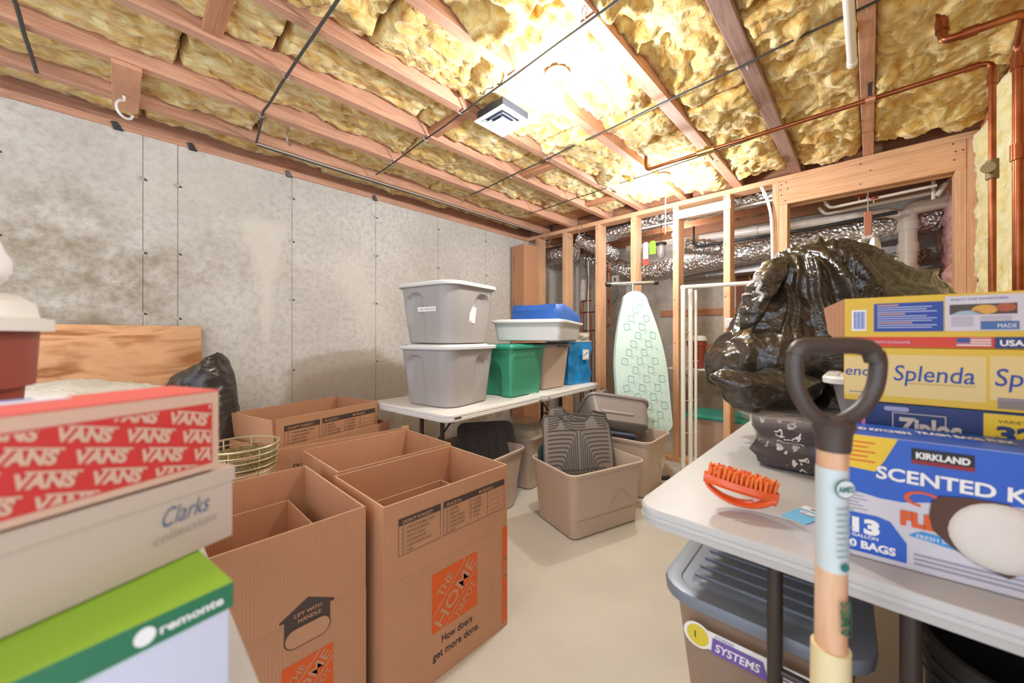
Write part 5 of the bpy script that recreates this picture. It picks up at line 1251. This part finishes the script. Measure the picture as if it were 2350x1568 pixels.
G().tube(smoothpath([(x * .93, y, hz(z)) for x, y, z in [(-.058, 0, 1.130), (-.050, 0, 1.143), (-.03, 0, 1.1465), (.0, 0, 1.147), (.035, 0, 1.1465), (.058, 0, 1.141), (.067, 0, 1.122)]], 5), .0125, 14).make('cross_grip', HP, t, True)
G().lathe([(.0198, .994), (.0208, 1.0), (.022, 1.018), (.027, 1.032), (.016, 1.042), (0, 1.042)], 24, (.001, 0, 0)).make('grip_socket', HP, t, True)
G().lathe([(.0193, .822), (.0193, .970)], 24, (.000, .001, 0), caps=False).make('paper_label', mat('shaft_label', '#cfd9d8', .4, alpha=.9), t, True)
f = Face((-.017, -.0198, 0), (1, 0, 0))
TG = mat('label_teal', '#2f7a74', .5)
f.disc(.017, .945, .0145, .0135, TG, 1); f.disc(.017, .945, .0128, .0118, mat('label_pale', '#dfe4e0', .5), 2); f.text('AMES', .006, .941, .0085, TG, 3, width=.022, bold=.03)
for k in range(9): f.rect(.005, .916 - k * .0085, .029 - .003 * (k % 3), .9178 - k * .0085, mat('label_line', '#7fa3a3', .5), 1)
f.disc(.017, .834, .006, .006, TG, 1); f.make(t, 'label_printing', 'teal oval and lines on the shaft label')
f = Face((-.017, -.0203, 0), (1, 0, 0)); f.text('AMES', .023, .735, .013, mat('stamp_green', '#2f6a4c', .5), 1, a=PI / 2, width=.052, bold=.03); f.make(t, 'stamped_letters', 'green letters stamped on the wood')
G().tube([(-.004, 0, .20), (-.001, .002, .706)], .0225, 20, radii=[.026, .0235]).make('ferrule', mat('pale_yellow_sleeve', '#e2cfa0', .4), t, True)
g = G(); bl = []
for i in range(9):
    k = i / 8; w_ = .11 * (1 - .75 * max(0, (.45 - k)) ** 1.5); z = .0 + k * .26
    bl.append([(x * w_, -.02 * (1 - x * x) - .003, z + .03 * x * x * (1 - k) * 1.0) for x in [-1 + q / 6 for q in range(13)]] + [(x * w_, -.02 * (1 - x * x), z + .03 * x * x * (1 - k)) for x in [1 - q / 6 for q in range(13)]])
g.loft(bl); g.make('blade', mat('steel_dark', '#6b6660', .4, .8), t, True)

# ---- brush, tag, small things on the table
t = thing('scrub_brush', 'bright orange scrub brush lying bristles up on the right table', 'brush', (1.035, .236, .753), 0, None, (0, rad(10), rad(-72)))
OR = mat('orange_plastic', '#ee5f22', .3, coat=.3); ORB = mat('orange_bristle', '#f0742c', .6)
g = G(); R_ = []
for i in range(15):
    k = i / 14; x = -.078 + .156 * k; w_ = .026 * (math.sin(max(.06, min(.94, k)) * PI)) ** .4; R_.append([(x, y * w_, z) for y, z in ((-1, .042), (-1, .05), (-.9, .056), (.9, .056), (1, .05), (1, .042), (.7, .034), (-.7, .034))])
g.loft(R_); g.make('brush_block', OR, t, True)
g = G(); R_ = []
for i in range(19):
    k = i / 18; x = -.074 + .150 * k; z = .036 - .030 * math.sin(min(1, k * 1.06) * PI) ** .7 + (0 if k < .9 else .0); hw = .013 + .006 * math.sin(k * PI); th_ = .006 + .010 * max(0, k - .55) 
    R_.append([(x + .0, y * hw, z + q * th_) for y, q in ((-1, -.3), (-.7, -.9), (.7, -.9), (1, -.3), (1, .3), (.7, .9), (-.7, .9), (-1, .3))])
g.loft(R_); g.make('handle', OR, t, True)
g = G(); rg = random.Random(2)
for i in range(15):
    for j in range(5):
        x = -.068 + i * .0097; y = -.018 + j * .009
        if abs(y) > .026 * math.sin(max(.08, min(.92, (x + .078) / .156)) * PI) ** .4 - .002: continue
        g.tube([(x, y, .054), (x + rg.uniform(-.002, .002), y + rg.uniform(-.002, .002), .074), (x + rg.uniform(-.004, .004), y + rg.uniform(-.004, .004), .082)], .0036, 6, radii=[.003, .004, .0028])
tag(g.make('bristles', ORB, t, True), kind='stuff')
t = thing('label_tag', 'small light blue paper tag lying beside the shovel shaft', 'tag', (1.115, .110, .7405), rad(160))
t.scale = (1.5, 1.3, 1)
G().box(-.035, -.02, 0, .035, .02, .0012).make('tag_sheet', mat('sky_card', '#7cc3e4', .5), t)
f = Face((-.035, -.02, .0012), (1, 0, 0), (0, 1, 0)); f.rect(0, .0, .016, .04, WHITEPAPER, 0); f.disc(.008, .02, .0025, .007, INK, 1); f.disc(.03, .02, .006, .012, WHITEPAPER, 1); f.text('VIA', .027, .014, .006, mat('red_ink', '#c8403a', .5), 2, width=.008); f.make(t, 'printing')
t = thing('spray_bottle', 'white bottle with red and blue label, mostly hidden by the shovel shaft', 'bottle', (1.27, .086, .742))
lathe_part('bottle_body', [(0, 0), (.016, 0), (.018, .004), (.018, .06), (.010, .075), (0, .076)], WHITEP, t); lathe_part('label_band', [(.0184, .008), (.0184, .04)], mat('label_blue', '#2b6fa8', .4), t); lathe_part('cap', [(.011, .075), (.011, .092), (0, .093)], mat('red_cap', '#cf3d2c', .4), t)

# ------------------------------------------------------------------ BACK ROOM behind the studs
def wx(px, py, X):
    """where the line of sight through a pixel meets the plane x = X"""
    d = wpt(px, py, 1.0) - Vector((0, 0, EYE)); k = X / d.x; return Vector((0, 0, EYE)) + d * k
def duct(pts, r, lab, name='air_duct', m=FOIL, ridges=True, n=18, group=None, amp=.05):
    P = smoothpath(pts, 14); t_ = thing(name, lab, 'duct', tuple(P[0]), 0, group); Q = [p - P[0] for p in P]
    radii = [r * (1 + (amp * math.sin(i * 1.9) if ridges else 0) + amp * .8 * noise.noise(p * 6)) for i, p in enumerate(Q)]
    G().tube(Q, r, n, radii=radii).make('duct_wall', m, t_, True); return t_
d1 = duct([(3.90, 2.25, 2.33), (3.90, 1.6, 2.385), (3.90, .9, 2.40), (3.90, .2, 2.40), (3.90, -.3, 2.40)], .085, 'ribbed foil duct high up just behind the top plate')
for y in (1.9, 1.0): G().tube([(.09 * math.cos(a), y - 2.25, .06 + .09 * math.sin(a)) for a in [2 * PI * k / 20 for k in range(21)]], .004, 5).make('strap', STEEL, d1, True)
duct([(3.86, 3.10, 2.20), (3.86, 2.85, 2.20), (3.86, 2.62, 2.19)], .11, 'short foil duct in the corner, left of the second stud', amp=.03)
duct([(3.82, 2.52, 2.33), (3.84, 2.36, 2.24), (3.92, 2.24, 2.16), (4.05, 2.18, 2.12)], .085, 'curled foil duct bend hanging between the second and third studs')
duct([(4.3, 2.72, 2.19), (4.35, 2.45, 2.09), (4.4, 2.18, 1.97), (4.47, 1.9, 1.945), (4.5, 1.58, 1.975), (4.5, .95, 2.03), (4.5, .3, 2.07), (4.5, -.40, 2.11)], .12, 'long thick insulated foil duct sagging across the back room', m=FOIL, amp=.02, n=24)
duct([(4.16, 1.42, 2.12), (4.22, 1.22, 2.09), (4.30, 1.07, 2.06)], .08, 'foil duct elbow joining the long insulated duct')
duct([(4.52, -.28, 1.90), (4.54, -.20, 1.80), (4.54, .2, 1.70)], .09, 'crumpled foil duct low behind the white drain pipe')
t = thing('metal_duct', 'flat grey sheet-metal duct running below the insulated one', 'duct', (4.76, .75, 1.85)); G().box(-.12, -1.0, 0, .12, 1.0, .10).make('duct_wall', mat('galvanised', '#a39c96', .45, .5), t, bevel=.004)
for y in (-.6, 0, .6): G().box(-.123, y - .012, -.003, .123, y + .012, .103).make('joint_band', STEEL, t)
# drain pipes
t = thing('drain_pipe', 'large white plastic drain pipe crossing the back room and dropping beside the opening', 'pipe', (4.3, 0, 0))
PV = mat('cream_pvc', '#e2d3c4', .35)
G().tube(bend([(0, 2.15, 2.235), (0, -.05, 2.17), (0, -.13, 2.165), (0, -.20, 2.10)], .06, 6), .038, 16).make('branch_pipe', PV, t, True)
G().tube([(0, -.215, 0), (0, -.215, 2.12)], .054, 20).make('down_pipe', PVC, t, True)
G().tube(bend([(0, -.215, 2.03), (0, -.215, 2.17), (0, -.66, 2.21)], .07, 6), .056, 18).make('sweep_elbow', PV, t, True)
for z in (2.03, 1.86, 1.68, 1.35): G().tube([(0, -.215, z - .035), (0, -.215, z + .035)], .062, 20).make('coupling', PVC, t, True)
G().tube([(0, -.40, 2.186), (0, -.46, 2.19)], .064, 18).make('coupling', PV, t, True); G().tube([(0, .85, 2.197), (0, .79, 2.195)], .044, 16).make('coupling', PV, t, True)
G().tube([(.0, -.52, 2.2), (.0, -.52, 2.42)], .03, 12).make('vent_riser', PV, t, True)
def pipe(pts, r, m, lab, name='pipe', group=None, cat='pipe', rb=.03):
    o = G().tube(bend([tuple(p) for p in pts], rb), r, 10).make(name, m, None, True); return tag(o, lab, cat, group)
pipe([wx(1590, 558, 4.1), wx(1600, 566, 4.1), wx(1850, 527, 4.1), wx(2060, 487, 4.1)], .014, BLK, 'black iron pipe running just under the white drain pipe')
pipe([wx(1592, 520, 4.1), wx(1592, 556, 4.1)], .011, DARKM, 'short dark pipe drop with a shiny end fitting')
pipe([(3.755, 1.9, 2.28), (3.755, .3, 2.30), (3.755, -.35, 2.31)], .010, PV, 'thin cream pipe close behind the header, upper one')
pipe([wx(1880, 477, 3.95), wx(1893, 492, 3.95), wx(2150, 440, 3.95)], .012, PV, 'thin cream pipe with an elbow behind the opening, left end turned up')
pipe([wx(1893, 462, 3.8), wx(1903, 478, 3.8), wx(2010, 455, 3.8), wx(2150, 425, 3.8)], .011, PV, 'thin cream pipe ending beside the red valves')
pipe([wx(2142, 415, 3.9), wx(2142, 458, 3.9)], .010, PV, 'short upright cream pipe near the right end of the opening')
pipe([wx(2170, 420, 3.9), wx(2150, 450, 3.9)], .014, PV, 'short slanted cream pipe near the right end of the opening')
for i, (px, py) in enumerate(((1990, 447), (2006, 458), (1972, 452))):
    q = wx(px, py, 3.8); t = thing('valve', ['red valve wheel above the hanging trowels', 'lower red valve wheel right of the hanging trowels', 'dark red valve wheel left of the hanging trowels'][i], 'valve', tuple(q))
    G().lathe([(.014, 0), (.026, .003), (.026, .012), (.014, .015)], 14).make('wheel', mat('valve_red', '#a82f2f', .45), t, True); G().tube([(0, 0, -.03), (0, 0, .01)], .006, 8).make('stem', BRASS, t, True)
# uprights near the left corner of the back room
def upright(px, y0, y1, X, r, m, lab, band=None, foot=True):
    a, b = wx(px, y0, X), wx(px, y1, X); t_ = thing('pipe', lab, 'pipe', (a.x, a.y, 0))
    G().tube([(0, 0, 0.0 if foot else b.z), (0, 0, a.z)], r, 14).make('tube', m, t_, True)
    if band: z = wx(px, band, X).z; G().tube([(0, 0, z - .03), (0, 0, z + .03)], r * 1.14, 14).make('coupling', m, t_, True)
GP_ = mat('grey_pvc', '#cfc9c2', .4)
upright(1325, 555, 800, 4.2, .030, GP_, 'grey upright pipe right of the second stud', 635)
upright(1440, 640, 1040, 4.78, .038, GP_, 'grey upright pipe between the third and fourth studs', 700)
upright(1350, 600, 720, 4.05, .010, mat('ivory_tube', '#eadfc9', .4), 'ivory plastic tube rising above the copper manifold')
upright(1357, 720, 960, 4.05, .009, COPPER, 'copper riser below the ivory tube')
upright(1333, 745, 960, 4.05, .008, COPPER, 'copper riser left of the ivory tube, with dark insulation')
a = wx(1338, 690, 4.05); t = thing('water_filter', 'white upright water filter cylinder behind the second stud', 'filter', (a.x, a.y, a.z)); lathe_part('filter_body', [(0, 0), (.03, 0), (.036, .02), (.036, .20), (.028, .215), (.028, .26), (.01, .27), (0, .27)], WHITEP, t, 18)
G().tube([(0, 0, .005), (0, 0, -a.z)], .008, 8).make('feed_tube', COPPER, t, True)
lathe_part('joint_ring', [(.037, .12), (.038, .125), (.037, .13)], GP_, t, 18)
a = wx(1354, 655, 4.04); tag(G().lathe([(0, -.012), (.013, 0), (0, .012)], 12, tuple(a)).make('red_knob', mat('valve_red', '#a82f2f', .45), None, True), 'small red knob on the ivory tube', 'knob')
tag(G().tube([(a.x, a.y, a.z), (a.x, a.y, 0)], .005, 6).make('pipe', COPPER, None, True), 'thin copper tube running down from the small red knob', 'pipe')
pipe([wx(1333, 745, 4.05), wx(1333, 692, 4.05), wx(1357, 690, 4.05)], .008, COPPER, 'short bent copper tube beside the filter')
pipe([wx(1366, 700, 4.05), wx(1366, 1075, 4.05)], .008, COPPER, 'copper riser nearest the third stud')
pipe([wx(1333, 718, 4.05), wx(1367, 716, 4.05)], .009, COPPER, 'level copper tube of the manifold')
pipe([wx(1340, 760, 4.05), wx(1368, 758, 4.05)], .009, COPPER, 'lower level copper tube of the manifold')
for i, py in enumerate((560, 590, 620, 655, 690)):
    q = wx(1397, py, 4.0); t = thing('pipe_fitting', ['topmost', 'second', 'middle', 'fourth', 'lowest'][i] + ' fitting on the copper riser beside the third stud', 'fitting', tuple(q), 0, 'fittings on the copper riser')
    G().lathe([(.010, -.03), (.015, -.022), (.015, .0), (.010, .006), (.017, .012), (.017, .024), (.010, .03)], 10).make('body', [COPPER, BRASS][i % 2], t, True)
pipe([wx(1397, 500, 4.0), wx(1397, 730, 4.0)], .009, COPPER, 'copper riser beside the third stud')
pipe([wx(1397, 727, 4.0), wx(1402, 745, 4.0), wx(1392, 750, 4.0)], .009, COPPER, 'copper loop at the foot of the riser beside the third stud', rb=.012)
a = wx(1413, 642, 4.1); t = thing('switch_box', 'small grey electrical box on the back wall', 'switch', tuple(a)); G().box(-.02, -.04, -.05, .02, .04, .05).make('box_case', GP_, t, bevel=.004); G().box(-.026, -.008, -.02, -.02, .008, .02).make('toggle', DARKM, t)
cable([wx(1416, 655, 4.1), wx(1417, 680, 4.1), wx(1408, 695, 4.05), wx(1400, 700, 4.02)], .004, 'black cable looping down from the grey electrical box', group=None)
cable([wx(1345, 690, 3.95), wx(1349, 640, 3.95), wx(1343, 600, 3.95), wx(1346, 560, 3.95)], .005, 'black cable beside the ivory tube', group=None)
# bare bulb hanging with dark collar and scrapers on the studs
def scraper(px0, py0, px1, py1, X, wd, col, lab, tip=None):
    a, b = wx(px0, py0, X), wx(px1, py1, X); t_ = thing('scraper', lab, 'scraper', tuple(a)); d = (b - a); t_.rotation_euler = rot_from((0, -1, 0), (0, d.y * -1, 1) if False else (0, -d.y, -d.z))
    L_ = d.length; g = G(); g.ext([(-wd / 2, -L_), (wd / 2, -L_), (wd / 2 * .9, -.02), (wd / 2 * .6, 0), (-wd / 2 * .6, 0), (-wd / 2 * .9, -.02)], 0, .006); g.make('handle', mat('scraper_' + col[1:], col, .45), t_, bevel=.002)
    if tip: G().ext([(-wd / 2 * 1.05, -L_ - .06), (wd / 2 * 1.05, -L_ - .06), (wd / 2 * 1.05, -L_), (-wd / 2 * 1.05, -L_)], .001, .005).make('tip', mat('scraper_tip', tip, .45), t_)
    G().tube([(0, -.01, .003), (0, .10, .003)], .0015, 5).make('hang_string', BLK, t_)
scraper(1498, 553, 1496, 584, 3.62, .065, '#7fcb2c', 'bright green flat scraper hanging between two studs')
scraper(1482, 556, 1489, 593, 3.60, .055, '#b3aca8', 'grey scraper with red tip hanging left of the green one', '#df4a3c')
a = wx(1517, 560, 3.74); t = thing('hanging_lamp', 'small hanging steel lamp with a dark collar, right of the green scraper', 'light', tuple(a))
lathe_part('collar', [(0, .012), (.05, .012), (.058, 0), (.05, -.010), (0, -.010)], DARKM, t, 20); lathe_part('glass', [(.03, -.01), (.045, -.05), (.04, -.12), (.02, -.15), (0, -.155)], mat('silver_glass', '#bdb8b4', .15, .6), t, 18); G().tube([(0, 0, .01), (0, 0, H - .0 - a.z)], .003, 6).make('cord', DARKM, t)
# hanging trowels in the opening
q = wx(1992, 440, 3.62); t = thing('hand_trowel', 'pair-shaped steel hand trowel with brown handle hanging under the header', 'trowel', (3.62, q.y, 2.186))
TZ = 0
G().tube([(0, 0, .0), (0, 0, -.165)], .0035, 6).make('chain', STEEL, t, True)
G().box(-.012, -.022, -.32, .012, .022, -.15).make('handle', mat('brown_wood', '#a8674a', .5), t, bevel=.006)
G().box(-.010, -.034, -.345, .012, .034, -.30).make('tape_wrap', foilbag('clear_tape', '#c9b7b4', .2, 20), t, bevel=.006)
for sy in (-1, 1):
    g = G(); R_ = []
    for i in range(9):
        k = i / 8; hw = .036 * math.sin(min(1, .35 + k * 1.2) * PI / 2) * (1 if k < .75 else 1 - .2 * (k - .75) * 4); z = -.34 - .21 * k
        R_.append([(-.012 * (1 - x * x) + .0, sy * .034 + x * hw, z) for x in [-1, -.6, -.2, .2, .6, 1]] + [(-.012 * (1 - x * x) + .002, sy * .034 + x * hw, z) for x in [1, .6, .2, -.2, -.6, -1]])
    g.loft(R_); g.make('blade', STEEL, t, True)
# white cables coming down beside the doubled stud
for i, dx in enumerate((0, .012)):
    cable([(3.60, .66 - dx, 2.42), (3.56, .63 - dx, 2.34), (3.545, .59 - dx, 2.22), (3.54, .565 - dx * .6, 2.05), (3.54, .558 - dx * .6, 1.6), (3.545, .553 - dx * .6, 1.2)], .0055, ['white cable curving down onto the doubled stud, outer one', 'white cable curving down onto the doubled stud, inner one'][i], PEX, group=None)
# furring strips, shelf, bucket, panel
t = tag(G().box(XB - .03, wx(1535, 700, XB).y * 0 + 1.05, 1.42, XB - .005, 2.0, 1.50).make('furring_strip', WYD, bevel=.002), 'upper orange strip of wood fixed across the back wall', 'board')
t = tag(G().box(XB - .03, .95, .98, XB - .005, 1.6, 1.07).make('furring_strip', WYD, bevel=.002), 'lower orange strip of wood fixed across the back wall', 'board')
t = thing('wall_shelf', 'white wire-edged shelf in the back room carrying the lidded bucket', 'shelf', (4.45, 1.22, .80)); G().box(-.2, -.42, 0, .2, .42, .018).make('shelf_board', WHITEP, t, bevel=.002)
for y in (-.3, .3): G().tube([(-.17, y, 0), (.38, y, -.22)], .006, 6).make('bracket', DARKM, t, True)
lidbucket('rust-brown bucket with white lid on the shelf behind the drying rack', (4.35, 1.37, .82), .30, .10, '#9a4f3a')
t = thing('electric_panel', 'grey electrical panel on the back wall above the shelf', 'panel', (XB - .06, .75, 1.02)); G().box(0, -.22, 0, .055, .22, .55).make('panel_box', mat('panel_grey', '#8f918f', .5, .3), t, bevel=.004); G().box(-.006, -.20, .02, 0, .20, .53).make('panel_door', mat('panel_grey', '#8f918f', .5, .3), t, bevel=.003)
tag(G().box(XB - .03, .35, .6, XB - .008, 1.12, 2.0).make('backing_board', mat('backing_wood', '#8c4f33', .7, var=.3, vs=6), bevel=.002), 'dark red-brown backing board behind the electrical panel', 'board')
rg = random.Random(4)
for i in range(11):
    y = .55 + .045 * i; cable([(XB - .07, y, 2.03), (XB - .07, y + rg.uniform(-.05, .05), 1.85), (XB - .06, y * .8 + .15 + rg.uniform(-.03, .03), 1.70), (XB - .06, y * .7 + .22, 1.57)], .0055, 'tan house cable above the electrical panel, ' + ['rightmost', 'second from right', 'third from right', 'fourth from right', 'fifth from right', 'middle one', 'fifth from left', 'fourth from left', 'third from left', 'second from left', 'leftmost'][i], mat('tan_cable', '#c49a78', .5), 5, group='cables above the electrical panel')
# right side of the back room: reddish boards
tag(G().box(4.6, -.42, 0, 4.64, .05, 1.62).make('wood_panel', mat('reddish_wood', '#7d4630', .7, var=.3, vs=8), bevel=.002), 'dark reddish board seen low behind the drain pipe', 'board')
# floor things in the back room
t = tote('taupe tote with bright teal lid on the floor behind the studs', (4.05, 1.05, 0), rad(4), .50, .62, .40, TAN, mat('bright_teal', '#1f9a8a', .3), taper=.09)
t = tote('grey-green tote with dark lid behind the third stud', (4.25, 2.0, 0), rad(2), .50, .42, .42, mat('mossy', '#9a958a', .4), mat('moss_lid', '#3f6b4c', .4), taper=.08)
t = thing('cardboard_box', 'brown carton stacked on the dark-lidded tote behind the third stud', 'box', (4.22, 1.98, .45), rad(3)); G().box(-.2, -.19, 0, .2, .19, .30).make('body', CARD, t, bevel=.003); G().box(-.2005, -.004, .1, .2005, .004, .3005).make('seam', CARDE, t)
g, R_ = crush(.36, .34, .06, .02, 5, 5, .9); g.loft(R_); o = g.make('film_wrap', mat('clear_film', '#efe3cf'), None, True); o.location = (4.22, 1.98, .752); tag(o, 'crumpled clear film lying on the brown carton behind the third stud', 'film')
# white wall bracket with slots on the stud behind the rack
a = wx(1680, 742, 3.53); t = thing('wall_bracket', 'white slotted bracket screwed to the stud beside the black bag', 'bracket', (3.545, a.y, a.z))
G().box(-.012, -.075, -.042, .0, .055, .045).make('plate', WHITEP, t, bevel=.003)
for y in (-.05, -.02): G().box(-.03, y - .008, -.02, -.012, y + .008, .03).make('slot', WHITEP, t, bevel=.002)
for z in (-.025, .028): G().lathe([(.006, 0), (.006, .003)], 8, M=Matrix.Translation((-.012, .038, z)) @ Matrix.Rotation(-PI / 2, 4, 'Y')).make('screw_head', STEEL, t, True)
# cords hanging under the far end of the folding table
cable([(2.93, 1.72, .70), (2.92, 1.70, .45), (2.98, 1.74, .25), (3.1, 1.85, .10), (3.2, 1.95, .02)], .004, 'black cord hanging below the far end of the table, left one', group=None)
cable([(3.0, 1.74, .70), (3.02, 1.70, .40), (2.96, 1.70, .18), (3.06, 1.78, .05), (3.3, 1.9, .01)], .004, 'black cord hanging below the far end of the table, right one', group=None)
a = Vector((2.93, 1.70, .655)); t = thing('power_strip', 'small grey power outlet clipped under the table edge', 'power strip', tuple(a), rad(5)); G().box(-.05, -.025, 0, .05, .025, .035).make('case', mat('outlet_grey', '#a8a29b', .5), t, bevel=.005); G().box(-.015, -.030, -.02, .015, -.018, .02).make('plug', BLK, t, bevel=.003)


for (px, py, X_, lab) in ((1893, 492, 3.95, 'thin strap holding a cream pipe behind the header, left one'), (1903, 478, 3.8, 'thin strap holding a cream pipe behind the header, middle one'), (2142, 440, 3.9, 'thin strap holding a cream pipe behind the header, right one'), (1972, 452, 3.8, 'thin rod above the dark red valve wheel')):
    q = wx(px, py, X_); tag(G().tube([(q.x, q.y, q.z), (q.x, q.y, H + .0)], .003, 6).make('pipe_hanger', STEEL, None, True), lab, 'pipe strap')
